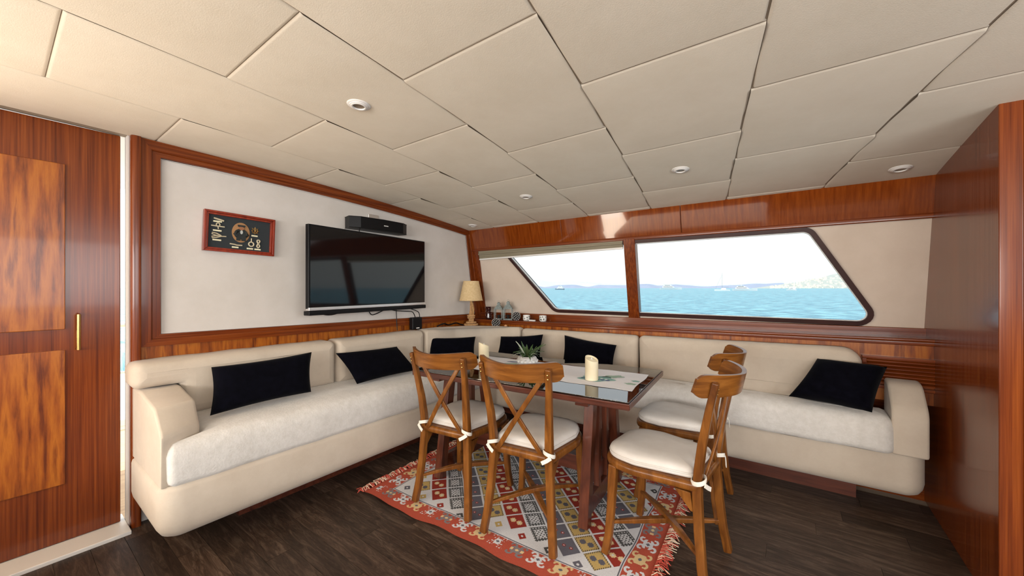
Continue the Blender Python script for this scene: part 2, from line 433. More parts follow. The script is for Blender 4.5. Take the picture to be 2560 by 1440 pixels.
# sliding door leaf, doorway and deck outside on the left
d1 = T('door_1', MB().box(-2.885, -2.845, -.62, .400, .02, 2.05), M['mah_z'], .004)
MB().box(-2.845, -2.835, -.50, .21, .30, .95).build('door_panel', M['ven'], d1, .003)
MB().box(-2.845, -2.835, -.50, .21, 1.05, 1.85).build('door_panel', M['ven'], d1, .003)
MB().tube([(-2.84, .25, .95), (-2.80, .25, .95), (-2.80, .25, 1.12), (-2.84, .25, 1.12)], .008).build('door_handle', M['brass'], d1)
T('trim_8', MB().box(-2.95, -2.70, -1.75, .42, -.004, .018), M['white'], .004)
M['deck'] = noise_col(mat('sunlit_teak_deck', rough=.7), [(.3, (.42, .27, .15)), (.7, (.56, .38, .22))], (40, 3, 3))
T('deck', MB().box(-5.2, -2.87, -3.3, 3.3, -.08, -.02), M['deck'], smooth=False)
T('added_sun_block_roof', MB().box(-4.4, -2.87, -3.3, 3.3, 2.06, 2.12), M['white'], smooth=False)  # unseen overhang, added to keep the sun out of the doorway
T('deck_rail', MB().tube([(-5.1, -3.2, .9), (-5.1, 3.2, .9)], .025).tube([(-5.1, -3.2, .45), (-5.1, 3.2, .45)], .012).tube([(-5.1, -1.6, 0), (-5.1, -1.6, .9)], .015).tube([(-5.1, 1.6, 0), (-5.1, 1.6, .9)], .015), M['silver'])

# window wall (leaning)
ZS = lambda x: .93+.0145*(x+2)                     # ledge height rises forward
ZB = lambda x: .985+.0083*(x+2.8)
def plane_pt(x, z, off=0): return Vector((x, wy(z, off), z))
outer = rpoly([(-1.845, 1.015, .11), (.475, 1.012, .075), (.112, 1.640, .085), (-2.385, 1.640, .0)])
inner = offset(outer, -.028)
def ring_between(A, B, off0, off1, m, name, parent=None, label=None):
    mb = MB(); n = len(A)
    vs = [plane_pt(*p, off0) for p in A]+[plane_pt(*p, off0) for p in B]+[plane_pt(*p, off1) for p in A]+[plane_pt(*p, off1) for p in B]
    fs = []
    for i in range(n):
        j = (i+1) % n
        fs += [(i, j, n+j, n+i), (2*n+i, 3*n+i, 3*n+j, 2*n+j), (i, 2*n+i, 2*n+j, j), (n+i, n+j, 3*n+j, 3*n+i)]
    mb.add(vs, fs); return mb
# fabric wall with the hole
bm = bmesh.new(); ol = [bm.verts.new(plane_pt(x, z, -.016)) for x, z in [(-2.8, .90), (1.2, .90), (1.2, 1.90), (-2.8, 1.90)]]
il = [bm.verts.new(plane_pt(x, z, -.016)) for x, z in outer]
ed = [bm.edges.new((ol[i], ol[(i+1) % 4])) for i in range(4)]+[bm.edges.new((il[i], il[(i+1) % len(il)])) for i in range(len(il))]
bmesh.ops.triangle_fill(bm, use_beauty=True, use_dissolve=False, edges=ed)
me = bpy.data.meshes.new('wall_window'); bm.to_mesh(me); bm.free()
o = link('wall_window_side', me, M['wallw'], kind='structure'); sm = o.modifiers.new('s', 'SOLIDIFY'); sm.thickness = .03; sm.offset = 0
me.polygons.foreach_set('use_smooth', [False]*len(me.polygons))
# the two windows share one slanted opening, split behind the mullion
XM = -1.06
def clip(poly, x, left):
    out = []
    for i in range(len(poly)):
        p, q = poly[i-1], poly[i]
        ip = (p[0] <= x) == left; iq = (q[0] <= x) == left
        if ip != iq:
            t = (x-p[0])/(q[0]-p[0]); out.append((x, p[1]+(q[1]-p[1])*t))
        if iq: out.append(q)
    return out
for wn, left in ((1, True), (2, False)):
    A = clip(outer, XM, left)
    B = offset(A, -.028)
    gk = ring_between(A, B, .020, -.05, M['gasket'], 'g')
    win = gk.build(f'window_{wn}', M['gasket'], None, kind='structure', ang=30)
    C_ = offset(A, -.022); mb = MB(); n = len(C_)
    vs = [plane_pt(*p, -.020) for p in C_]+[plane_pt(*p, -.026) for p in C_]
    mb.add(vs, [tuple(range(n)), tuple(reversed(range(n, 2*n)))]+[(i, (i+1) % n, n+(i+1) % n, n+i) for i in range(n)])
    mb.build('window_pane', M['pane'], win, smooth=False)
    rb = offset(A, -.0285); rb2 = offset(A, -.033)
    ring_between(rb, rb2, .002, -.02, M['white'], 'b').build('inner_bead', M['white'], win, ang=30)
# mullion
mb = MB(); 
a = [plane_pt(-1.103, 1.65, .028), plane_pt(-1.010, 1.65, .028), plane_pt(-1.010, 1.65, -.04), plane_pt(-1.103, 1.65, -.04)]
b = [plane_pt(-1.113, .99, .028), plane_pt(-1.021, .99, .028), plane_pt(-1.021, .99, -.04), plane_pt(-1.113, .99, -.04)]
mb.hexa(a, b); T('trim_9', mb, M['mah_z'], .004)
# lintel boards
lint = T('trim_10', MB().hexa([plane_pt(-2.80, 1.655, 0), plane_pt(-2.80, 1.655, -.03), plane_pt(1.2, 1.643, -.03), plane_pt(1.2, 1.643, 0)],
                              [plane_pt(-2.80, 1.88, 0), plane_pt(-2.80, 1.88, -.03), plane_pt(1.2, 1.88, -.03), plane_pt(1.2, 1.88, 0)]), M['mah_z'], smooth=False)
for x0, x1 in ((-2.78, -1.668), (-1.666, -.660), (-.655, 1.2)):
    MB().hexa([plane_pt(x0, 1.665, 0), plane_pt(x0, 1.665, .016), plane_pt(x1, 1.665, .016), plane_pt(x1, 1.665, 0)],
              [plane_pt(x0, 1.868, 0), plane_pt(x0, 1.868, .016), plane_pt(x1, 1.868, .016), plane_pt(x1, 1.868, 0)]).build('lintel_board', M['lintel'], lint, .002)
T('trim_11', MB().bar([plane_pt(-2.78, 1.655, .012), plane_pt(1.2, 1.651, .012)], .022, .03, (0, 1, 0)), M['mah_x'], .006)
# corner upright of the window wall
T('trim_12', MB().hexa([plane_pt(-2.79, 1.66, 0), plane_pt(-2.79, 1.66, .022), plane_pt(-2.69, 1.66, .022), plane_pt(-2.69, 1.66, 0)],
                       [plane_pt(-2.79, .90, 0), plane_pt(-2.79, .90, .022), plane_pt(-2.725, .90, .022), plane_pt(-2.725, .90, 0)]), M['mah_z'], .003)
# board below the windows, ledge and veneer face under it
def xbox(x0, x1, y0, y1, zf0, zf1):
    return MB().hexa([(x0, y0, zf0(x0)), (x0, y1, zf0(x0)), (x0, y1, zf1(x0)), (x0, y0, zf1(x0))], [(x1, y0, zf0(x1)), (x1, y1, zf0(x1)), (x1, y1, zf1(x1)), (x1, y0, zf1(x1))])
sh = thing  # noqa
T('trim_13', xbox(-2.79, 1.2, 3.205, 3.30, lambda x: ZS(x)-.01, ZB), M['mah_x'], .004)
ledge = T('trim_14', xbox(-2.79, 1.2, 3.035, 3.32, lambda x: ZS(x)-.018, ZS), M['mah_x'], .006)
T('trim_15', xbox(-2.79, 1.2, 3.055, 3.075, lambda x: .60, lambda x: ZS(x)-.016), M['ven'])
T('trim_16', xbox(-2.79, 1.2, 3.043, 3.056, lambda x: ZS(x)-.040, lambda x: ZS(x)-.017), M['mah_x'], .004)
# low corner shelf carrying the lamp
T('trim_17', MB().loft([(-2.79, 2.57), (-2.735, 2.64), (-2.60, 2.88), (-2.37, 2.962), (-2.05, 3.05), (-2.05, 3.055), (-2.79, 3.055)], [(0, .838), (0, .858)]), M['mah_x'], smooth=False)
T('wall_below_ledge', MB().box(-2.8, 2.6, 3.24, 3.32, -.02, .92), M['mah_x'], smooth=False)
# louvred vent beside the sofa end
v = T('vent', MB().box(.345, .80, 3.028, 3.056, .672, .690).box(.345, .80, 3.028, 3.056, .838, .856).box(.345, .366, 3.028, 3.056, .69, .838).box(.779, .80, 3.028, 3.056, .69, .838).box(.366, .779, 3.052, 3.056, .69, .838), M['mah_x'], .003)
v['kind'] = 'structure'
for i in range(7):
    z = .702+i*.0205
    MB().hexa([(.366, 3.030, z), (.366, 3.050, z+.012), (.366, 3.050, z+.018), (.366, 3.030, z+.006)], [(.779, 3.030, z), (.779, 3.050, z+.012), (.779, 3.050, z+.018), (.779, 3.030, z+.006)]).build('slat', M['mah_x'], v, smooth=False)
# tall locker closing the room on the right, outside the photograph
T('wall_right', MB().box(.64, .70, 2.25, 3.24, 0, 1.95).box(.70, 1.2, 2.25, 3.24, 0, 1.95), M['mah_z'], .004)
# forward wall and rear wall with their openings
T('wall_forward', MB().box(2.55, 2.62, -3.1, 3.3, 0, .95).box(2.55, 2.62, -3.1, 3.3, 1.92, 2.1).box(2.55, 2.62, 1.5, 3.3, .95, 1.92).box(2.55, 2.62, -3.1, -2.1, .95, 1.92), M['mah_z'], smooth=False)
T('wall_rear', MB().box(-2.86, 2.6, -3.14, -3.08, 0, .98).box(-2.86, 2.6, -3.14, -3.08, 1.78, 2.0).box(-2.86, -2.35, -3.14, -3.08, .98, 1.78).box(1.95, 2.6, -3.14, -3.08, .98, 1.78).box(-.72, -.60, -3.14, -3.06, .98, 1.78), M['mah_x'], smooth=False)

# ------------------------------------------------------------------ corner sofa
sofa = thing('corner_sofa', (-2.2, 2.8, 0), 'long L-shaped built-in corner sofa in beige fabric running under the TV and the windows', 'sofa')
def sp(mb, name, m, **k): return mb.build(name, m, sofa, world=True, **k)
Lp = rpoly([(-2.775, .425, .03), (-2.185, .425, .09), (-2.21, 2.80, .03), (.585, 2.87, .09), (.585, 3.05, .02), (-2.775, 3.05, 0)])
Lp2 = Lp
sp(MB().loft(Lp, [(.075, .125), (.045, .13), (.02, .145), (.006, .17), (0, .20), (0, .345), (.004, .36), (.014, .368)]), 'base', M['uph'])
sp(MB().loft([(-2.775, .80), (-2.44, .80), (-2.44, 3.04), (.32, 3.04), (.32, 3.05), (-2.775, 3.05)], [(0, 0), (0, .14)]), 'plinth', M['darkwood'], smooth=False, label='dark red wooden plinth under the sofa')
SL = [(.02, .366), (.004, .378), (0, .395), (0, .50), (.008, .53), (.025, .553), (.05, .566), (.085, .573), (.16, .576)]
def wavy(mb, amp, sc, seed):
    import mathutils.noise as nz
    for i, q in enumerate(mb.v):
        p = Vector(q)*sc+Vector((seed, 0, 0)); mb.v[i] = tuple(Vector(q)+Vector((nz.noise(p), nz.noise(p+Vector((5, 5, 5))), nz.noise(p+Vector((9, 1, 3)))))*amp)
def dense_loft(poly, levels, step=.04):
    out = []
    n = len(poly)
    for i in range(n):
        a = Vector(poly[i]); b = Vector(poly[(i+1) % n]); k = max(1, int((b-a).length/step))
        for j in range(k): out.append(tuple(a+(b-a)*j/k))
    return out
ls = dense_loft(rpoly([(-2.785, .578, .01), (-2.30, .578, .0), (-2.255, .455, 0.0), (-2.185, .452, .03), (-2.20, 3.03, 0), (-2.785, 3.03, 0)]), SL)
mb = MB().loft(ls, SL); wavy(mb, .006, 6, 1); sp(mb, 'seat_cushion', M['terry'], ang=70)
rs = dense_loft(rpoly([(-2.19, 2.79, 0), (.46, 2.80, .06), (.46, 3.03, .01), (-2.19, 3.03, 0)]), SL)
mb = MB().loft(rs, SL); wavy(mb, .006, 6, 4); sp(mb, 'seat_cushion', M['terry'], ang=70)
# backrest cushions: outline in (y,z), rounded towards the room
BL = [(.012, -2.783), (0, -2.77), (0, -2.66), (.006, -2.635), (.018, -2.618), (.034, -2.610), (.055, -2.606)]
def back_left(poly, seed):
    mb = MB().loft(dense_loft(poly, None, .05), BL, 'x'); wavy(mb, .004, 7, seed); return sp(mb, 'back_cushion', M['uph'], ang=70)
back_left(rpoly([(.60, .56, .01), (1.452, .56, .02), (1.452, .872, .035), (.405, .872, .045), (.405, .738, .04), (.60, .738, 0)]), 1)
back_left(rpoly([(1.462, .56, .02), (2.270, .56, .02), (2.270, .872, .035), (1.462, .872, .035)]), 2)
TL = [(.01, .56), (0, .575), (0, .83), (.006, .852), (.018, .864), (.035, .871), (.06, .874)]
cp = dense_loft(rpoly([(-2.60, 2.282, .01), (-2.56, 2.60, .1), (-2.42, 2.83, .12), (-2.07, 2.955, .02), (-2.07, 3.035, .0), (-2.36, 2.945, .05), (-2.58, 2.86, .05), (-2.72, 2.62, .05), (-2.775, 2.55, 0), (-2.775, 2.282, 0)]), None, .05)
TL = [(.01, .56), (0, .575), (0, .84), (.005, .856), (.014, .866), (.026, .873), (.040, .875)]
mb = MB().loft(cp, TL); wavy(mb, .004, 7, 3)
sp(mb, 'back_cushion', M['uph'], ang=70)
def back_right(x0, x1, seed, r1=.035, top0=.868, top1=.885):
    poly = rpoly([(x0, .56, .02), (x1, .56, .02), (x1, top1, r1), (x0, top0, .035)])
    lv = [(.012, 3.036), (0, 3.025), (0, 2.985), (.006, 2.965), (.020, 2.952), (.045, 2.944), (.09, 2.940)]
    n0 = MB(); pl = dense_loft(poly, None, .05)
    n0.loft(pl, lv, 'y'); wavy(n0, .004, 7, seed); return sp(n0, 'back_cushion', M['uph'], ang=70)
back_right(-2.055, -.957, 5, top0=.866, top1=.878)
back_right(-.947, .340, 6, .09, .878, .900)
# arm rests: quarter-round profile
def arm(y_or_x, left):
    if left:
        pf = rpoly([(-2.765, .366, 0), (-2.215, .366, .005), (-2.205, .60, .05), (-2.33, .700, .08), (-2.60, .735, .01), (-2.765, .735, .01)])
        mb = MB().loft(pf, [(.012, .432), (.003, .436), (0, .444), (0, .578), (.003, .588), (.012, .592)], 'y')
        # outer side runs further forward than the inner one
        mb.v = [(x-(.085*max(0, (y-.44)/.15) if x > -2.4 else 0)*max(0, min(1, (x+2.4)/.15)), y, z) for x, y, z in mb.v]
    else:
        pf = rpoly([(2.825, .366, .01), (3.045, .366, 0), (3.045, .735, .01), (2.95, .728, .10), (2.825, .600, .10)])
        mb = MB().loft(pf, [(.012, .44), (.003, .444), (0, .452), (0, .566), (.003, .576), (.012, .58)], 'x')
    sp(mb, 'armrest', M['uph'], ang=60)
arm(0, True); arm(0, False)

day = thing('added_daybed', (-1.5, -.9, 0), 'wide low pale bed, unseen, added behind the camera for its reflection in the lintel', 'added_daybed')  # unseen; added behind the camera as something pale for the lintel to reflect
MB().loft(rpoly([(-2.6, -1.5, .08), (-.30, -1.5, .08), (-.30, -.38, .08), (-2.6, -.38, .08)]), [(.03, .02), (0, .06), (0, .33)]).build('base', M['uph'], day, world=True)
MB().loft(rpoly([(-2.6, -1.5, .08), (-.30, -1.5, .08), (-.30, -.38, .08), (-2.6, -.38, .08)]), [(.01, .33), (0, .35), (0, .46), (.02, .49), (.06, .50)]).build('added_mattress', M['terry'], day, world=True)

# ------------------------------------------------------------------ black cushions
def pillow(corners, label, th=.055, seed=0):
    tl, tr_, br, bl = [Vector(c) for c in corners]; c0 = (tl+tr_+br+bl)/4
    nrm = (tr_-tl).cross(tl-bl).normalized(); n = 20; mb = MB(); vs = []; fs = []
    import mathutils.noise as nz
    for side in (1, -1):
        for i in range(n+1):
            for j in range(n+1):
                u, v_ = i/n, j/n
                # edges bow inwards between the pointed corners
                bu = u+(.5-u)*.045*math.sin(PI*v_)*abs(2*u-1)**1.5; bv = v_+(.5-v_)*.075*math.sin(PI*u)*abs(2*v_-1)**1.5
                p = (tl*(1-bu)+tr_*bu)*(1-bv)+(bl*(1-bu)+br*bu)*bv
                h = (max(0, 1-(2*u-1)**4)*max(0, 1-(2*v_-1)**4))**.55
                w = nz.noise(Vector((u*3+seed, v_*3, side)))*.10
                vs.append(p+nrm*side*th*h*(1+w))
    K = (n+1)**2
    for s_ in (0, 1):
        for i in range(n):
            for j in range(n):
                a = s_*K+i*(n+1)+j; fs.append((a, a+1, a+n+2, a+n+1) if s_ == 0 else (a+n+1, a+n+2, a+1, a))
    mb.add(vs, fs); mb.off = c0
    me = mb.mesh('cushion'); bm = bmesh.new(); bm.from_mesh(me); bmesh.ops.remove_doubles(bm, verts=bm.verts, dist=.0005); bmesh.ops.recalc_face_normals(bm, faces=bm.faces); bm.to_mesh(me); bm.free()
    me.polygons.foreach_set('use_smooth', [True]*len(me.polygons))
    o = link('throw_cushion', me, M['black']); o.location = c0
    return tag(o, label, 'cushion', 'black throw cushions on the corner sofa')
pillow([(-2.50, .693, .826), (-2.50, 1.222, .835), (-2.40, 1.17, .605), (-2.40, .66, .595)], 'wide black cushion nearest the left armrest, below the framed knot board', seed=1)
pillow([(-2.53, 1.40, .80), (-2.53, 1.905, .783), (-2.40, 2.0, .595), (-2.40, 1.48, .590)], 'black cushion on the left sofa run below the TV, leaning to one side', seed=2)
pillow([(-2.62, 2.33, .80), (-2.40, 2.70, .79), (-2.36, 2.64, .59), (-2.58, 2.28, .60)], 'black cushion just left of the sofa corner behind the left chair', .045, seed=3)
pillow([(-2.19, 2.82, .795), (-1.75, 2.86, .842), (-1.75, 2.80, .60), (-2.20, 2.76, .59)], 'black cushion just right of the sofa corner behind the potted plant', .045, seed=4)
pillow([(-1.56, 2.90, .845), (-1.10, 2.90, .800), (-1.10, 2.82, .60), (-1.54, 2.82, .59)], 'black cushion under the left window, behind the white candle on the right of the table', .05, seed=5)
pillow([(.135, 2.93, .826), (.430, 2.88, .82), (.352, 2.745, .592), (-.005, 2.80, .605)], 'black cushion at the right end of the sofa, against the right armrest', .08, seed=6)

# ------------------------------------------------------------------ television and wall objects
tv = thing('television', (-2.80, 1.8, 1.37), 'large black flat-screen television with silver lower edge mounted on the white wall panel', 'television')
A_ = Vector((-2.60, 1.25, 0)); B_ = Vector((-2.745, 2.38, 0)); du = (B_-A_).normalized(); nn = Vector((-du.y, du.x, 0)); 
if nn.x < 0: nn = -nn
Wd = (B_-A_).length
Mt = Matrix(((du.x, nn.x, 0, A_.x), (du.y, nn.y, 0, A_.y), (0, 0, 1, 0), (0, 0, 0, 1)))
def tb(x0, x1, y0, y1, z0, z1): return MB().box(x0, x1, y0, y1, z0, z1, Mt)
tb(0, Wd, -.035, 0, 1.105, 1.682).build('cabinet', M['satin'], tv, .004, world=True)
tb(.012, Wd-.012, 0, .0015, 1.122, 1.672).build('screen', M['gloss'], tv, smooth=False, world=True)
tb(0, Wd, -.03, .008, 1.096, 1.118).build('silver_strip', M['silver'], tv, .002, world=True, label='bright silver strip along the lower edge')
tb(-.003, Wd+.003, -.05, .012, 1.064, 1.094).build('speaker_bar', M['satin'], tv, .004, world=True)
MB().box(-2.799, -2.70, 1.70, 1.90, 1.25, 1.50).build('wall_bracket', M['satin'], tv, .004, world=True)

spk = thing('centre_speaker', (-2.80, 1.85, 1.76), 'slim black centre speaker with chamfered ends on the wall above the television', 'speaker')
yA, yB = 1.60, 2.135
pf = [(-2.79, yA+.02), (-2.70, yA), (-2.655, yA+.07), (-2.640, (yA+yB)/2), (-2.655, yB-.07), (-2.70, yB), (-2.79, yB-.02)]
mb = MB(); mb.loft([(p[0], p[1]) for p in reversed(pf)], [(.004, 1.712), (0, 1.716), (0, 1.796), (.004, 1.80)]); mb.build('cabinet', M['satin'], spk, world=True, ang=25)
MB().box(-2.6405, -2.638, 1.865, 1.905, 1.748, 1.754).build('badge', M['white'], spk, world=True, label='small white badge')
MB().box(-2.798, -2.785, 1.82, 1.915, 1.79, 1.858).build('wall_plate', M['silver'], spk, .003, world=True, label='grey metal wall plate')
MB().tube([(-2.70, 1.69, 1.716), (-2.70, 1.685, 1.70), (-2.71, 1.69, 1.66)], .004, 6).build('cable', M['satin'], spk, world=True)

# framed knot board, hanging slightly askew
pic = thing('knot_board', (-2.797, .922, 1.588), 'red-framed nautical knot board with an oval sailor figure, hanging tilted on the white panel', 'wall picture')
pic.rotation_euler = (math.radians(-1.9), 0, 0)
w2, h2 = .190, .122
fr = MB()
for k, (o1, o2, dd) in enumerate(((0, .012, .030), (.012, .024, .022))):
    a1, b1, a2, b2 = w2-o1, h2-o1, w2-o2, h2-o2
    for q in (((-a1, -b1), (a1, -b1), (a2, -b2), (-a2, -b2)), ((a1, -b1), (a1, b1), (a2, b2), (a2, -b2)), ((a1, b1), (-a1, b1), (-a2, b2), (a2, b2)), ((-a1, b1), (-a1, -b1), (-a2, -b2), (-a2, b2))):
        fr.hexa([(0, y, z) for y, z in q], [(dd, y, z) for y, z in q])
fr.build('frame', M['picframe'], pic, .002)
MB().box(0, .008, -w2+.022, w2-.022, -h2+.022, h2-.022).build('backing', M['picbg'], pic, smooth=False)
def disc(cy, cz, ry, rz, x0, x1, n=28):
    mb = MB(); p = [(cy+ry*math.cos(2*PI*k/n), cz+rz*math.sin(2*PI*k/n)) for k in range(n)]
    return mb.loft(p, [(0, x0), (0, x1)], 'x')
disc(.002, .010, .048, .062, .008, .011).build('oval_plaque', M['oval'], pic)
fig = disc(.002, .000, .037, .033, .011, .016); fig.box(.011, .017, -.022, -.002, -.042, -.012); fig.box(.011, .017, .006, .028, -.042, -.012)
fig.tube([(.015, -.018, .018), (.016, -.034, -.004), (.016, -.022, -.014)], .008, 6); fig.tube([(.015, .022, .018), (.016, .038, -.004), (.016, .026, -.014)], .008, 6)
fg = fig.build('sailor_figure', M['navy'], pic)
disc(.002, .036, .013, .012, .011, .020).build('face', M['skin'], fg)
MB().loft([(.002-.017, .045), (.002+.017, .045), (.002+.02, .056), (.002-.02, .056)], [(0, .011), (0, .021)], 'x').build('cap', M['navy'], fg)
disc(.003, .012, .007, .012, .012, .0185).build('shirt', M['shirt'], fg)
def plate(cy, cz, hw=.017, hh=.0048): MB().box(.008, .0105, cy-hw, cy+hw, cz-hh, cz+hh).build('label_plate', M['plate'], pic, .0015)
for cy, cz in ((-.120, .060), (-.120, .005), (-.120, -.052), (-.025, -.085), (.055, -.085), (.098, -.085), (.078, .000)): plate(cy, cz, .022 if cz > -.06 and cy < -.1 else .018)
def knot(pts, r=.0035, close=False): MB().tube([(.013, y, z) for y, z in pts], r, 6, up=(1, 0, 0), close=close).build('knot', M['ropep'], pic)
knot([(-.14, .078), (-.12, .074), (-.10, .070), (-.09, .067)], .005)
knot([(-.152, .032), (-.12, .031), (-.085, .031)], .004); knot([(-.118+.009*math.cos(a), .040+.011*math.sin(a)) for a in np.linspace(0, 2*PI, 12, endpoint=False)], .003, True)
knot([(-.118, .030), (-.116, .015)], .003)
knot([(-.10, -.024), (-.125, -.012), (-.145, -.010), (-.147, -.018), (-.13, -.024), (-.10, -.026), (-.13, -.028), (-.147, -.034), (-.145, -.042), (-.125, -.038), (-.10, -.028), (-.075, -.026)], .0035)
knot([(-.055, -.066), (-.03, -.068), (-.02, -.071), (.01, -.070)], .004)
knot([(.060+.014*math.cos(a), -.056+.014*math.sin(a)) for a in np.linspace(0, 2*PI, 14, endpoint=False)], .004, True); knot([(.06, -.042), (.060, -.018)], .003)
knot([(.100+.008*math.sin(2*a), -.048+.024*math.cos(a)) for a in np.linspace(0, 2*PI, 18, endpoint=False)], .004, True); knot([(.10, -.07), (.10, -.078)], .003)
wh = MB().tube([(.013, .078+.016*math.cos(a), .032+.016*math.sin(a)) for a in np.linspace(0, 2*PI, 18, endpoint=False)], .002, 6, up=(1, 0, 0), close=True)
for k in range(8):
    a = k*PI/4; wh.tube([(.013, .078, .032), (.013, .078+.025*math.cos(a), .032+.025*math.sin(a))], .0013, 5, up=(1, 0, 0))
wh.build('ships_wheel', M['brass'], pic)
# hanging hook under the lamp shade wall, cables and adapter below the TV
def cable(pts, label, r=.004, name='cable'):
    c = Vector(pts[0]); n = 6; P_ = [Vector(p) for p in pts]; sm_ = []
    for i in range(len(P_)-1):
        p0 = P_[max(i-1, 0)]; p1 = P_[i]; p2 = P_[i+1]; p3 = P_[min(i+2, len(P_)-1)]
        for j in range(n):
            t = j/n; sm_.append(.5*((2*p1)+(p2-p0)*t+(2*p0-5*p1+4*p2-p3)*t*t+(3*p1-p0-3*p2+p3)*t**3))
    sm_.append(P_[-1]); mb = MB().tube(sm_, r, 6); mb.off = c
    o = mb.build(name, M['satin']); o.location = c; return tag(o, label, 'cable', None)
cable([(-2.77, 1.81, 1.075), (-2.765, 1.82, 1.045), (-2.765, 1.85, 1.030), (-2.765, 1.93, 1.055), (-2.77, 1.98, 1.075)], 'black cable loop hanging below the middle of the television')
cable([(-2.765, 1.99, 1.075), (-2.765, 2.06, 1.055), (-2.76, 2.15, 1.045), (-2.74, 2.23, 1.035), (-2.735, 2.26, .985)], 'black cable running from under the television to the black adapter')
cable([(-2.765, 2.075, 1.08), (-2.755, 2.073, .98), (-2.745, 2.073, .88)], 'thin black cable dropping straight from the television behind the sofa back')
cable([(-2.765, 2.20, 1.075), (-2.76, 2.24, 1.06), (-2.74, 2.30, 1.03), (-2.735, 2.31, .985)], 'black cable bundle at the right lower corner of the television')
cable([(-2.765, 1.38, 1.085), (-2.765, 1.44, 1.055), (-2.765, 1.50, 1.050), (-2.765, 1.56, 1.062), (-2.765, 1.64, 1.078)], 'short black cable sagging under the left half of the television')
ad = thing('power_adapter', (-2.735, 2.27, .93), 'square black power adapter standing on the sofa back below the television', 'adapter')
MB().box(-2.765, -2.715, 2.215, 2.325, .875, .985).build('housing', M['satin'], ad, .008, 3, world=True)
MB().box(-2.715, -2.713, 2.255, 2.29, .885, .893).build('sticker', M['white'], ad, world=True, label='small white sticker')

# ------------------------------------------------------------------ blind
bl = thing('roller_blind', (-1.9, 3.07, 1.62), 'rolled-up olive-beige roller blind across the top of the left window', 'blind')
def pl_bar(x0, x1, z0, z1, o0, o1): return MB().hexa([plane_pt(x0, z0, o0), plane_pt(x0, z0, o1), plane_pt(x1, z0, o1), plane_pt(x1, z0, o0)], [plane_pt(x0, z1, o0), plane_pt(x0, z1, o1), plane_pt(x1, z1, o1), plane_pt(x1, z1, o0)])
MB().hexa([plane_pt(-2.685, 1.562, .005), plane_pt(-2.685, 1.562, .022), plane_pt(-1.113, 1.585, .022), plane_pt(-1.113, 1.585, .005)], [plane_pt(-2.685, 1.650, .005), plane_pt(-2.685, 1.650, .022), plane_pt(-1.113, 1.650, .022), plane_pt(-1.113, 1.650, .005)]).build('blind_cloth', M['blind'], bl, .003, world=True)
MB().bar([plane_pt(-2.685, 1.610, .026), plane_pt(-1.113, 1.618, .026)], .012, .016, (0, 1, 0)).build('headrail', M['blind'], bl, .003, world=True)
MB().bar([plane_pt(-2.685, 1.555, .020), plane_pt(-1.113, 1.580, .020)], .014, .016, (0, 1, 0)).build('bottom_bar', M['white'], bl, .003, world=True, label='pale bottom bar')

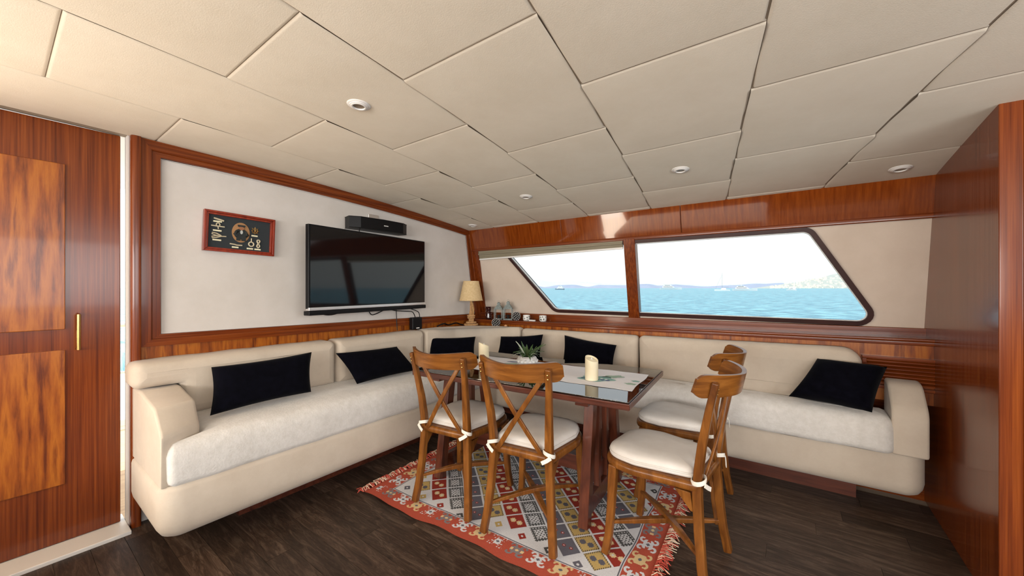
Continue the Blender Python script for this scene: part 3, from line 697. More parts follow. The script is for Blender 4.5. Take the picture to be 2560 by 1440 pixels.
# ------------------------------------------------------------------ rug
RW, RD = 1.64, 1.19
def rug_color(U, V):
    """U,V metres in rug plane -> rgb arrays"""
    c = np.zeros(U.shape+(3,)); red = np.array([.43, .085, .052]); redd = np.array([.30, .040, .028]); white = np.array([.66, .66, .68]); grey = np.array([.135, .130, .155]); yel = np.array([.52, .37, .14]); cream = np.array([.70, .52, .28]); dk = np.array([.05, .05, .05])
    c[:] = red
    b = .135
    inside = (U > b) & (U < RW-b) & (V > b) & (V < RD-b)
    # guard stripes around the field
    def band(lo, hi):
        return (U > b-hi) & (U < RW-b+hi) & (V > b-hi) & (V < RD-b+hi) & ~((U > b-lo) & (U < RW-b+lo) & (V > b-lo) & (V < RD-b+lo))
    c[band(0, .004)] = white; c[band(.004, .010)] = grey; c[band(.010, .013)] = white
    # field
    c[inside] = white
    ox, oy = .86, .35
    p = ((U-ox)+(V-oy))/math.sqrt(2); q = ((U-ox)-(V-oy))/math.sqrt(2)
    P, Q = .0990, .1195
    ip = np.floor(p/P+.5); iq = np.floor(q/Q+.5); fp = (p/P-ip)*2; fq = (q/Q-iq)*2   # -1..1
    k = np.mod(ip, 4).astype(int)
    m = inside & (abs(fp) < .89) & (abs(fq) < .91)
    # keep only squares wholly in the field
    cu = ox+(ip*P+iq*Q)/math.sqrt(2); cv = oy+(ip*P-iq*Q)/math.sqrt(2)
    r = .070
    ok = (cu-r > b-.02) & (cu+r < RW-b+.05) & (cv-r > b-.006) & (cv+r < RD-b+.02)
    small = inside & ~ok
    star = lambda a, d, s: (abs(a)+abs(d) < s) | ((abs(a) < s*.75) & (abs(d) < s*.75))
    a1 = star(fp-.27, fq-.27, .34); a2 = star(fp+.27, fq+.27, .34)
    chk = (np.mod(np.floor(fp*6.5), 2) == 0) & (np.mod(np.floor(fq*7.5), 2) == 0)
    for kk, base, mot in ((0, redd, cream), (1, dk*1.6, white), (2, grey, redd), (3, yel, grey)):
        s_ = m & ok & (k == kk); c[s_] = base
        if kk == 0:
            x_ = s_ & (a1 | a2); c[x_] = mot
            for sg in (1, -1): c[s_ & (np.hypot(fp-sg*.27, fq-sg*.27) < .10)] = white
        elif kk == 1:
            c[s_ & chk] = white*.85; c[s_ & (abs(fp) < .5) & (abs(fq) < .55)] = white*.9
            c[s_ & (abs(fp) < .5) & (abs(fq) < .55) & (np.mod(np.floor(fp*5+fq*5), 2) == 0) & (np.mod(np.floor(fp*5-fq*5), 2) == 0)] = dk
        elif kk == 2:
            for sg in (1, -1):
                d = np.hypot(fp-sg*.25, fq-sg*.25); c[s_ & (d < .17)] = redd; c[s_ & (d < .07)] = white
        else:
            c[s_ & (a1 | a2)] = mot*.9
            edge = s_ & ((abs(fp) > .76) | (abs(fq) > .78)) & (np.mod(np.floor((fp+fq)*9), 2) == 0); c[edge] = dk
    # small squares in the half diamonds along the edges
    sm_ = m & small & (abs(fp) < .36) & (abs(fq) < .34) & (cv > b-.04) & (cv < RD-b+.04) & (cu > b-.05) & (cu < RW-b+.05)
    cc = [redd, dk*1.5, grey, yel]
    for kk in range(4):
        s_ = sm_ & (k == kk); c[s_] = cc[kk]; c[s_ & (np.hypot(fp, fq) < .12)] = white
    # borders: ram's-horn medallions
    def medal(u, v, kind, mask):
        """u,v in -1..1"""
        base = {0: white*1.0, 1: cream*.95, 2: np.array([.22, .20, .21]), 3: white}[kind]
        R = np.zeros(u.shape, bool)
        for sx_ in (1, -1):
            for sy_ in (1, -1):
                uu, vv = u*sx_-.55, v*sy_-.56
                d = np.hypot(uu, vv); ang = np.degrees(np.arctan2(vv, uu))
                ring = (d < .40) & (d > .17) & ~((ang > -75) & (ang < 20))
                R |= ring | (np.hypot(uu-.24, vv+.0) < .10)
        core = (abs(u)+abs(v) < .42) | ((abs(u) < .28) & (abs(v) < .5)); armm = (abs(abs(u)-abs(v)) < .16) & (abs(u) < .5) & (abs(v) < .5)
        R |= core | armm
        if kind == 1: R |= (abs(u) < .62) & (abs(v) < .55) & ~(np.hypot(abs(u)-.52, abs(v)-.55) < .20)
        if kind == 3: R = R & ((np.mod(np.floor(u*7), 2) == 0) | (abs(v) < .3)) & (np.mod(np.floor(v*7), 2) == 0) | (core & (abs(u) < .35))
        eye = (abs(u)+abs(v) < .22)
        c[mask & R] = base; c[mask & eye] = grey if kind != 2 else cream
        if kind == 2: c[mask & (abs(abs(u)-.55) < .14) & (abs(abs(v)-.1) < .1)] = cream
    pit = .1135
    for vc in (.083, RD-.083):
        idx = np.floor((U-.093)/pit); uu = ((U-.093)/pit-idx-.5)*2*1.08; vv = (V-vc)/.041
        mk = (abs(V-vc) < .040) & (abs(uu) < 1) & (U > .03) & (U < RW-.03)
        for kd in range(4):
            medal(uu, vv, [2, 0, 1, 3][kd], mk & (np.mod(idx, 4) == kd))
    for uc in (.072, RW-.072):
        idx = np.floor((V-.15)/.125); uu = ((V-.15)/.125-idx-.5)*2*1.1; vv = (U-uc)/.047
        mk = (abs(U-uc) < .046) & (abs(uu) < 1) & (V > .15) & (V < RD-.15)
        for kd in range(4):
            medal(uu, vv, [0, 1, 0, 2][kd], mk & (np.mod(idx, 4) == kd))
    return c
def make_rug():
    nx, ny = 820, 595
    u = np.linspace(0, RW, nx); v = np.linspace(0, RD, ny); U, V = np.meshgrid(u, v)
    c = rug_color(U, V); rng = np.random.default_rng(3)
    c = c*(1+.16*(rng.random(U.shape)[..., None]-.5))
    wv = .008*np.sin(U*9+1)*np.exp(-V*9)+.005*np.sin(U*23)*np.exp(-V*14)
    X = U+.004*np.sin(V*17); Y = V+wv; Z = .006+.0016*np.sin(U*13+V*7)+.0008*rng.random(U.shape)
    Z += .006*np.exp(-((U-.19)**2/.004))*np.exp(-V*10)
    co = np.stack([X, Y, Z], -1).reshape(-1, 3).astype(np.float32)
    me = bpy.data.meshes.new('rug'); me.vertices.add(nx*ny); me.vertices.foreach_set('co', co.ravel())
    i = np.arange((ny-1)*(nx-1)); r_ = i//(nx-1); q = i % (nx-1); a = r_*nx+q
    f = np.stack([a, a+1, a+nx+1, a+nx], -1).astype(np.int32)
    me.loops.add(f.size); me.loops.foreach_set('vertex_index', f.ravel()); me.polygons.add(len(f)); me.polygons.foreach_set('loop_start', (np.arange(len(f))*4).astype(np.int32))
    me.update(calc_edges=True); me.validate()
    at = me.color_attributes.new('weave', 'FLOAT_COLOR', 'POINT'); cc = np.concatenate([c.reshape(-1, 3), np.ones((nx*ny, 1))], 1).astype(np.float32); at.data.foreach_set('color', cc.ravel())
    m = mat('woven_kilim', rough=.95, spec=.1); t, b, N, L = nodes(m); an = N('ShaderNodeAttribute', attribute_name='weave'); L(an.outputs['Color'], b.inputs['Base Color'])
    wvt = N('ShaderNodeTexWave'); wvt.inputs['Scale'].default_value = 90; bp = N('ShaderNodeBump'); bp.inputs['Strength'].default_value = .3; bp.inputs['Distance'].default_value = .002
    tcn = N('ShaderNodeTexCoord'); L(tcn.outputs['Object'], wvt.inputs['Vector']); L(wvt.outputs['Fac'], bp.inputs['Height']); L(bp.outputs[0], b.inputs['Normal'])
    return me, m
rug = thing('rug', (-2.10, 1.333, 0), 'red kilim rug with grey and yellow diamond pattern and fringed ends under the table', 'rug', rz=math.radians(3))
me, mm = make_rug(); link('weave', me, mm, rug)
M['fr1'] = mat('fringe_red', (.48, .07, .045), .9); M['fr2'] = mat('fringe_cream', (.66, .52, .38), .9)
for side in (0, 1):
    for mk, cnt in (('fr1', 230), ('fr2', 170)):
        mb = MB()
        for i in range(cnt):
            y0 = random.uniform(.0, RD); x0 = RW-.006 if side else .006; s_ = 1 if side else -1
            L_ = random.uniform(.03, .07); a = random.uniform(-.8, .8)
            p = [Vector((x0, y0, .010)), Vector((x0+s_*L_*.5, y0+a*.012, .016+random.random()*.010)), Vector((x0+s_*L_*math.cos(a), y0+L_*math.sin(a), .004+random.random()*.008))]
            mb.tube(p, .0019, 4)
        mb.build('fringe', M[mk], rug, kind='stuff', smooth=False)

# ------------------------------------------------------------------ table
TR = math.radians(4.5); TZ = .72
tab = thing('dining_table', (-1.315, 2.075, 0), 'dark reddish-brown wooden dining table with a glass top and slatted trestle legs', 'table', rz=TR)
tw, td = .695, .415
mb = MB()
mb.loft(rpoly([(-tw, -td, .006), (tw, -td, .006), (tw, td, .006), (-tw, td, .006)]), [(.004, TZ-.034), (0, TZ-.030), (0, TZ-.014)])
mb.build('tabletop', M['darkwood'], tab, smooth=True, ang=30)
for nm, a, b in (('edge_rail', (-tw, -td, tw, -td+.045), 0), ('edge_rail', (-tw, td-.045, tw, td), 0), ('edge_rail', (-tw, -td+.045, -tw+.045, td-.045), 0), ('edge_rail', (tw-.045, -td+.045, tw, td-.045), 0)):
    MB().box(a[0], a[2], a[1], a[3], TZ-.015, TZ-.003).build(nm, M['darkwood'], tab, .002)
for k in range(9):                                        # inset boards seen through the glass
    x0 = -tw+.046+k*(2*tw-.092)/9; MB().box(x0+.0015, x0+(2*tw-.092)/9-.0015, -td+.046, td-.046, TZ-.015, TZ-.006).build('inset_board', M['darkwood_z'], tab, .001)
MB().box(-tw+.006, tw-.006, -td+.006, td-.006, TZ-.002, TZ+.004).build('glass_top', M['tglass'], tab, .001)
for xx in (-.56, .435):
    MB().box(xx-.035, xx+.035, -td+.07, td-.07, TZ-.070, TZ-.034).build('batten', M['darkwood'], tab, .003)
    top = TZ-.070
    for y0, y1 in ((-.30, -.20), (-.10, -.085), (.045, .035), (.28, .17)):
        leg = abs(y0) > .2
        w_ = .060 if leg else .042
        MB().bar([(xx, y0, .012 if leg else .13), (xx, y1, top)], .052 if leg else .030, w_, (1, 0, 0)).build('leg' if leg else 'slat', M['darkwood_z'], tab, .003)
    MB().bar([(xx, -.285, .10), (xx, .265, .10)], .035, .095, (1, 0, 0)).build('foot_rail', M['darkwood'], tab, .003)
MB().box(-.56, .435, -.035, .035, .16, .25).build('stretcher', M['darkwood'], tab, .003)
RT = Matrix.Translation((-1.315, 2.075, 0)) @ Matrix.Rotation(TR, 4, 'Z')
def tloc(x, y): return RT @ Vector((x, y, TZ+.004))
def wtab(wx, wy_): return (wx, wy_, TZ+.0074)

# runner with its printed sea creatures
rn = thing('table_runner', (-1.265, 2.085, TZ+.004), 'white linen table runner printed with a green and blue turtle, lying on the glass', 'table runner', rz=TR)
nx, ny = 60, 16; vs = []; fs = []
for i in range(nx+1):
    for j in range(ny+1):
        x = -.60+1.2*i/nx; y = -.215+.43*j/ny
        vs.append((x+.004*math.sin(y*20)*(i in (0, nx)), y+.003*math.sin(x*40)*(j in (0, ny)), .0014+.0010*math.sin(x*23+y*9)*math.sin(y*17)))
for i in range(nx):
    for j in range(ny):
        a = i*(ny+1)+j; fs.append((a, a+ny+1, a+ny+2, a+1))
mb = MB(); mb.add(vs, fs)
M['linen'] = noise_col(mat('white_linen', rough=.85), [(.3, (.80, .79, .82)), (.7, (.87, .86, .89))], (3, 60, 3), bump=.2, bscale=(300, 300, 300), bdist=.0006)
mb.build('cloth', M['linen'], rn)
def blob(cx, cy, rx, ry, a, m, nm, wob=.15, z=.0034):
    n = 26; pts = []
    for k in range(n):
        t = 2*PI*k/n; r = 1+wob*math.sin(5*t+cx*9); x = rx*r*math.cos(t); y = ry*r*math.sin(t)
        pts.append((cx+x*math.cos(a)-y*math.sin(a), cy+x*math.sin(a)+y*math.cos(a)))
    return MB().loft(pts, [(0, z-.0006), (0, z)]).build(nm, m, rn, smooth=False)
for s_ in (1, -1):
    cx = .36*s_; 
    blob(cx, -.05, .10, .065, .3*s_, M['teal'], 'printed_turtle'); blob(cx+.07, .045, .06, .028, .6, M['grn'], 'printed_leaf', .2); blob(cx-.06, .01, .05, .022, 2.4, M['grn'], 'printed_leaf', .2)
    for k in range(6): blob(cx-.07+.028*k, -.078+.006*(k % 3), .013, .011, .5, M['ink'], 'printed_scale', .1, .0042)
    for k in range(5): blob(cx-.055+.028*k, -.05+.006*(k % 2), .008, .007, .5, M['linen'], 'printed_scale', .1, .0048)
    blob(cx+.20, -.075, .030, .018, 0, M['grn'], 'printed_leaf'); blob(cx+.20*.9+.03, .0, .022, .015, 0, M['teal'], 'printed_leaf')
blob(-.30, .12, .05, .012, .2, M['ink'], 'printed_fish', .1)

# candles
def candle(x, y, r, h, label, rz=0):
    t = thing('candle', (x, y, TZ+.0074), label, 'candle', 'flameless candles on the table runner', rz)
    n = 36; vs = []; fs = []
    prof = [(r*.97, 0, 0), (r, .004, 0), (r, .5, 0), (r, .96, 1), (r*.97, 1.0, 1), (r*.86, .985, 1), (r*.80, .93, 1), (.001, .88, 1)]
    for (rr, zz, tp) in prof:
        for k in range(n):
            a = 2*PI*k/n
            z = zz*h if not tp else (zz*h - .030*(.5+.5*math.cos(a))*(rr/r) - .0)
            if zz == .004: z = .004
            vs.append((rr*math.cos(a), rr*math.sin(a), z))
    for i in range(len(prof)-1):
        for k in range(n): fs.append((i*n+k, i*n+(k+1) % n, (i+1)*n+(k+1) % n, (i+1)*n+k))
    fs.append(tuple(reversed(range(n)))); mb = MB(); mb.add(vs, fs); mb.build('wax', M['cream'], t, ang=50)
    MB().lathe([(.004, h*.78), (.006, h*.86), (.001, h*.95)], n=8).build('wick', M['white'], t)
candle(-.912, 2.019, .037, .135, 'ivory pillar candle with a slanted rim on the right half of the table runner', -.4)
candle(-1.765, 2.075, .037, .135, 'ivory pillar candle behind the left chair back', .9)

# potted succulent
pp = thing('potted_plant', (-1.426, 2.126, TZ+.0074), 'spiky green succulent in a white faceted pot in the middle of the table', 'plant')
mb = MB().lathe([(.040, 0), (.056, .012), (.066, .034), (.064, .056), (.054, .066), (.050, .060)], n=14)
mb.build('pot', mat('white_ceramic_pot', (.62, .62, .62), .35), pp, smooth=False)
pb = MB()
for i in range(14):
    a = 2*PI*i/14; c_, s_ = math.cos(a+.2), math.sin(a+.2); pb.lathe([(.001, -.014), (.011, -.006), (.012, .006), (.001, .014)], (.062*c_, .062*s_, .036), 8)
pb.build('pot_pebble_relief', mat('white_pebble', (.70, .70, .69), .3), pp)
MB().lathe([(.052, .055), (.03, .062), (.001, .064)], n=14, cap=False).build('soil', M['darkvoid'], pp)
random.seed(11)
for i in range(64):
    a = random.uniform(0, 2*PI); el = random.uniform(.05, 1.3); L_ = random.uniform(.07, .125)*(1.25 if i % 7 == 0 else .9); w_ = random.uniform(.005, .009)
    d = Vector((math.cos(a)*math.cos(el), math.sin(a)*math.cos(el), math.sin(el))); b0 = Vector((math.cos(a)*.018, math.sin(a)*.018, .058)); sd = Vector((-math.sin(a), math.cos(a), 0))
    up = sd.cross(d); vs = []; fs = []
    for q in range(6):
        t = q/5; p = b0+d*L_*t+Vector((0, 0, 1))*(.02*math.sin(t*PI)*(1-el/1.5)-.012*t*t); ww = w_*math.sin(PI*(.18+.80*t))**.8
        vs += [p-sd*ww, p+up*.002*(1-t)-up*.003, p+sd*ww, p+up*.005*(1-t)]
    for q in range(5):
        for k in range(4): fs.append((q*4+k, q*4+(k+1) % 4, q*4+4+(k+1) % 4, q*4+4+k))
    fs.append((20, 21, 22, 23)); mb = MB(); mb.add(vs, fs); mb.build('leaf', M['leaft'] if i % 6 == 0 else M['leaf'], pp)

# ------------------------------------------------------------------ chairs
def make_chair(label):
    t = thing('cross_back_chair', (0, 0, 0), label, 'chair', 'wooden cross-back chairs around the table')
    mc = M['chair']
    for s_ in (-1, 1):                                     # rear posts: foot to top in one bent piece
        P_ = [(.190, -.215, .008), (.176, -.196, .12), (.163, -.182, .26), (.155, -.174, .40), (.154, -.178, .50), (.160, -.194, .62), (.172, -.222, .76), (.181, -.248, .875)]
        pts = [(s_*x, y, z) for x, y, z in P_]
        MB().bar(pts, [.036, .036, .036, .038, .038, .034, .030, .028], [.034, .034, .036, .036, .034, .032, .028, .026], (1, 0, 0)).build('rear_leg', mc, t, .006)
        F_ = [(.200, .215, .008), (.188, .202, .10), (.181, .194, .22), (.178, .188, .34), (.176, .184, .425)]
        MB().bar([(s_*x, y, z) for x, y, z in F_], [.034, .034, .035, .038, .040], [.034, .034, .035, .038, .040], (1, 0, 0)).build('front_leg', mc, t, .007)
        for zz in (.848, .828): MB().lathe([(.0035, 0), (.0035, .003), (.001, .004)], (s_*.180, -.2625+(.875-zz)*.2, zz), 8, Matrix.Rotation(PI/2, 4, 'X')).build('bolt', M['brass'], t)
        MB().hexa([(s_*.150, -.150, .405), (s_*.168, -.150, .405), (s_*.168, -.085, .405), (s_*.150, -.085, .405)], [(s_*.150, -.160, .33), (s_*.168, -.160, .33), (s_*.168, -.150, .33), (s_*.150, -.150, .33)]).build('corner_brace', mc, t, .002)
    seat = rpoly([(-.172, -.190, .02), (.172, -.190, .02), (.213, .08, .12), (.185, .250, .12), (-.185, .250, .12), (-.213, .08, .12)])
    MB().loft(seat, [(.012, .412), (.004, .416), (0, .424), (0, .440), (.004, .448), (.014, .452)]).build('seat_frame', mc, t, ang=60)
    cs = rpoly([(-.150, -.158, .03), (.150, -.158, .03), (.198, .08, .11), (.172, .240, .11), (-.172, .240, .11), (-.198, .08, .11)])
    mb = MB().loft(cs, [(.012, .452), (.002, .458), (0, .466), (.001, .470), (.006, .472), (.003, .474), (.002, .482), (.008, .492), (.024, .500), (.055, .505), (.10, .507)])
    cu = mb.build('seat_cushion', M['cush'], t, ang=180)
    MB().tube([(x, y, .4725) for x, y in offset(cs, -.0015)], .0035, 6, close=True).build('piping', M['cush'], cu)
    # bent top rail
    n = 40; vs = []; fs = []
    for i in range(n+1):
        x = -.222*math.cos(PI*i/n); f = abs(x)/.222
        y = -.304+.122*f**2.1
        tx = 1; ty = .122*2.1*f**1.1/.222*(1 if x > 0 else -1); l = math.hypot(tx, ty); nx_, ny_ = -ty/l, tx/l
        r = max(0, (f-.86)/.14); hz = math.sqrt(max(.28, 1-r**2.4))
        zt = .855+.036*hz+.014*f; zb = .855-.046*hz; lean = .012
        th_ = .009
        vs += [(x-nx_*th_, y-ny_*th_+lean, zb), (x+nx_*th_, y+ny_*th_+lean, zb), (x+nx_*th_, y+ny_*th_-lean*.5, zt), (x-nx_*th_, y-ny_*th_-lean*.5, zt)]
    for i in range(n):
        for k in range(4): fs.append((i*4+k, i*4+(k+1) % 4, i*4+4+(k+1) % 4, i*4+4+k))
    fs += [(3, 2, 1, 0), (n*4, n*4+1, n*4+2, n*4+3)]
    mb = MB(); mb.add(vs, fs); mb.build('top_rail', M['rail'], t, .003)
    # crossed back slats, slightly bowed
    for s_ in (-1, 1):
        pts = []
        for i in range(9):
            f = i/8; x = s_*(-.140+.262*f); z = .822-.385*f; y = -.222+.040*f+.012*math.sin(PI*f)*-1+ (.008 if s_ > 0 else -.004)
            pts.append((x, y, z))
        MB().bar(pts, .024, .011, (1, 0, 0)).build('cross_slat', mc, t, .003)
    # crossed floor stretchers
    for s_ in (-1, 1):
        pts = []; w_ = []; h_ = []
        for i in range(11):
            f = i/10; pts.append((s_*(-.170+.350*f), -.192+.395*f, .150+.020*math.sin(PI*f)+(.006 if s_ > 0 else -.010)*math.sin(PI*f))); w_.append(.012+.018*math.sin(PI*f)); h_.append(.014+.010*math.sin(PI*f))
        MB().bar(pts, w_, h_, (s_*.38, -.35, 0)).build('stretcher', mc, t, .003)
    # cushion ties round the posts
    for s_ in (-1, 1):
        cx, cy, cz = s_*.154, -.178, .462; lp = []
        tilt = Matrix.Rotation(.28*s_, 3, 'Y') @ Matrix.Rotation(-.25, 3, 'X')
        for k in range(16):
            a = 2*PI*k/16; lp.append(Vector((cx, cy, cz))+tilt @ Vector((.029*math.cos(a), .029*math.sin(a), 0)))
        tie = MB().tube(lp, .0028, 6, flat=3.6, close=True); 
        o = tie.build('cushion_tie', M['tape'], t)
        MB().bar([Vector((cx+.020*s_, cy-.028, cz-.006)), Vector((cx+.002*s_, cy-.034, cz-.020)), Vector((cx-.022*s_, cy-.040, cz-.034))], .004, .018, (0, 1, 0)).build('tie_end', M['tape'], o, .001)
    return t
ch = make_chair('cross-back chair at the near side of the table, nearest the TV-side sofa')
ch.location = (-1.585, 1.680, .008); ch.rotation_euler = (0, 0, math.radians(6))
c2 = copy_tree(ch, (-1.085, 1.700, .010), math.radians(7), 'cross-back chair in the centre foreground, second from the left')
c3 = copy_tree(ch, (-.463, 1.868, .006), math.radians(85), 'side-on cross-back chair at the right table end, nearest the camera')
c4 = copy_tree(ch, (-.508, 2.44, .006), math.radians(88), 'cross-back chair at the right table end, behind the nearest one, beside the sofa')

# ------------------------------------------------------------------ objects on the corner shelves
ZL = .858
lp = thing('table_lamp', (-2.66, 2.925, ZL), 'rope-stemmed table lamp with a straw-coloured shade in the sofa corner', 'lamp')
MB().lathe([(.122, .262), (.120, .264), (.080, .462), (.078, .462), (.118, .262)], n=40, cap=False).build('lamp_shade', M['shade'], lp)
MB().tube([(.121*math.cos(a), .121*math.sin(a), .264) for a in np.linspace(0, 2*PI, 40, endpoint=False)], .0025, 6, close=True).tube([(.079*math.cos(a), .079*math.sin(a), .462) for a in np.linspace(0, 2*PI, 40, endpoint=False)], .0025, 6, close=True).build('shade_edging', M['shade'], lp)
def twist(path, r, tr_, turns, n=80):
    """three strands twisted round a path"""
    mb = MB(); P_ = [Vector(p) for p in path]
    def at(f):
        q = f*(len(P_)-1); i = min(int(q), len(P_)-2); return P_[i].lerp(P_[i+1], q-i), (P_[i+1]-P_[i]).normalized()
    for s_ in range(3):
        pts = []
        for k in range(n+1):
            f = k/n; p, t = at(f); a = t.cross(Vector((.3, 1, .2))).normalized(); b = t.cross(a); w = 2*PI*(turns*f+s_/3)
            pts.append(p+a*r*math.cos(w)+b*r*math.sin(w))
        mb.tube(pts, tr_, 6)
    return mb
twist([(-.018, 0, .02), (-.020, 0, .10), (-.004, 0, .16), (.0, 0, .27)], .006, .0065, 9).build('rope_strand', M['rope'], lp)
twist([(.020, 0, .02), (.024, 0, .12), (.030, .0, .17), (.022, 0, .21), (.0, 0, .265)], .006, .0065, 9).build('rope_strand', M['rope'], lp)
for zc_, R_, rr in ((.014, .062, .011), (.036, .044, .010), (.085, .030, .009), (.105, .032, .009)):
    twist([(R_*math.cos(a), R_*math.sin(a), zc_) for a in np.linspace(0, 2*PI, 25)], rr*.55, rr*.62, 12, 90).build('rope_coil', M['rope'], lp)
MB().lathe([(.055, 0), (.055, .006), (.012, .010), (.008, .29), (.001, .295)], n=16).build('lamp_base', M['rope'], lp)

cable([(-2.71, 2.50, .885), (-2.70, 2.58, .905), (-2.72, 2.66, .885), (-2.70, 2.74, .900), (-2.715, 2.82, .880), (-2.70, 2.85, .872)], 'coiled black lamp cord lying on the sofa back left of the rope lamp', .007, 'lamp_cord')

def lantern(x, y, label, s=1.0, rz=.5):
    t = thing('lantern', (x, y, ZS(x)+.001), label, 'lantern', 'grey-green lanterns on the window ledge', rz); w_ = .040*s; h = .105*s
    MB().box(-w_-.004, w_+.004, -w_-.004, w_+.004, 0, .010).build('lantern_base', M['sage'], t, .002)
    for sx_ in (-1, 1):
        for sy_ in (-1, 1): MB().box(sx_*w_-.004, sx_*w_+.004, sy_*w_-.004, sy_*w_+.004, .010, h).build('post', M['sage'], t, .001)
    MB().box(-w_+.004, w_-.004, -w_+.004, w_-.004, h*.32, h*.34).tube([(0, 0, .010), (0, 0, h*.42)], .014, 10).build('inner_candle', M['darkvoid'], t)
    MB().box(-w_-.003, w_+.003, -w_-.003, w_+.003, h, h+.006).build('top_frame', M['sage'], t, .001)
    a = w_+.006; b_ = .012*s; z0 = h+.006; z1 = h+.052*s
    MB().hexa([(-a, -a, z0), (a, -a, z0), (a, a, z0), (-a, a, z0)], [(-b_, -b_, z1), (b_, -b_, z1), (b_, b_, z1), (-b_, b_, z1)]).build('roof', M['sage'], t, .001)
    MB().box(-b_-.004, b_+.004, -b_-.004, b_+.004, z1, z1+.012).hexa([(-b_-.006, -b_-.006, z1+.012), (b_+.006, -b_-.006, z1+.012), (b_+.006, b_+.006, z1+.012), (-b_-.006, b_+.006, z1+.012)], [(-.001, -.001, z1+.028), (.001, -.001, z1+.028), (.001, .001, z1+.028), (-.001, .001, z1+.028)]).build('chimney_cap', M['sage'], t)
    MB().tube([(.012*math.cos(q), 0, z1+.030+.012*math.sin(q)) for q in np.linspace(0, 2*PI, 14, endpoint=False)], .0012, 5, up=(0, 1, 0), close=True).build('ring_handle', M['sage'], t)
lantern(-2.455, 3.125, 'grey-green metal lantern with pitched roof, the left one of the pair on the ledge', .98)
lantern(-2.335, 3.130, 'grey-green metal lantern with pitched roof, the right one of the pair on the ledge', 1.04)
# dark glass bead candle holder
gh = thing('bead_candle_holder', (-2.585, 3.115, ZS(-2.58)+.001), 'dark red glass holder hung with shiny beads, between lamp and lanterns', 'candle holder')
M['rglass'] = mat('dark_red_glass', (.03, .006, .006), .08, spec=.8)
MB().lathe([(.022, 0), (.030, .01), (.024, .06), (.028, .12), (.032, .13)], n=18, cap=True).build('cup', M['rglass'], gh)
for k in range(22):
    a = k*2.4; z = .012+.118*(k/22)
    MB().lathe([(.001, -.005), (.0045, 0), (.001, .005)], (.034*math.cos(a), .034*math.sin(a), z), 8).build('bead', M['silver'], gh)
# black and white balls
def ball(x, y, z, r, label):
    t = thing('patterned_ball', (x, y, z+r), label, 'ornament', 'black and white patterned balls')
    MB().lathe([(max(.0005, r*math.sin(PI*k/16)), -r*math.cos(PI*k/16)) for k in range(17)], n=24, cap=False).build('core', M['darkvoid'], t)
    rng = random.Random(int(x*1000))
    mb = MB(); N = 64
    for k in range(N):
        ph = math.acos(1-2*(k+.5)/N); th = PI*(1+5**.5)*k; c = Vector((math.sin(ph)*math.cos(th), math.sin(ph)*math.sin(th), math.cos(ph)))
        a = c.cross(Vector((0, 0, 1))).normalized() if abs(c.z) < .98 else Vector((1, 0, 0)); b = c.cross(a); w = rng.uniform(0, PI); d = a*math.cos(w)+b*math.sin(w)
        p = [(c+d*s_*.14).normalized()*(r*1.01) for s_ in (-1, 0, 1)]; mb.tube(p, r*.055, 5)
    mb.build('white_chips', M['white'], t, kind='stuff')
ball(-2.38, 2.985, ZL, .043, 'black and white patterned ball on the lower corner shelf in front of the lanterns')
ball(-2.215, 3.105, ZS(-2.2), .042, 'black and white patterned ball on the ledge right of the lanterns')
# cups
def cup(x, y, label):
    t = thing('patterned_cup', (x, y, ZS(x)+.001), label, 'cup', 'white cups with green print on the ledge')
    MB().lathe([(.026, 0), (.033, .006), (.035, .03), (.034, .055), (.031, .055), (.031, .020), (.001, .012)], n=24, cap=False).build('bowl', M['white'], t)
    mb = MB(); rng = random.Random(int(x*777))
    for k in range(26):
        a = rng.uniform(0, 2*PI); z = rng.uniform(.012, .044); s_ = rng.uniform(.003, .006)
        mb.box(-s_, s_, -.0012, .0012, -s_*.8, s_*.8, Matrix.Translation((.0352*math.cos(a), .0352*math.sin(a), z)) @ Matrix.Rotation(a+PI/2, 4, 'Z') @ Matrix.Rotation(rng.uniform(0, 3), 4, 'Y'))
    mb.build('leaf_print', mat('dark_green_glaze', (.03, .05, .025), .4), t, kind='stuff', smooth=False)
cup(-2.095, 3.11, 'white cup with dark green print on the ledge, nearer the lanterns')
cup(-1.90, 3.10, 'white cup with dark green print on the ledge, nearer the window mullion')
o = MB().box(-.033, .033, -.012, .012, 0, .014).build('lighter', M['white'], None, .003); o.location = (-1.995, 3.06, ZS(-2)+.001); tag(o, 'small white oblong block lying between the two patterned cups', 'block')
dsh = thing('brass_dish', (-2.27, 3.005, ZL), 'small brass dish with a seashell at the end of the lower corner shelf', 'dish')
MB().lathe([(.012, 0), (.022, .004), (.028, .015), (.025, .015), (.019, .007), (.001, .005)], n=28, cap=False).build('bowl', M['brass'], dsh)
sh_ = thing('seashell', (-2.272, 3.003, ZL+.017), 'small glossy seashell lying in the brass dish', 'shell')
MB().lathe([(.001, -.016), (.010, -.010), (.013, 0), (.008, .012), (.001, .018)], n=12, m=Matrix.Rotation(1.3, 3, 'Y').to_4x4()).build('shell_body', mat('shell', (.6, .3, .14), .3), sh_)

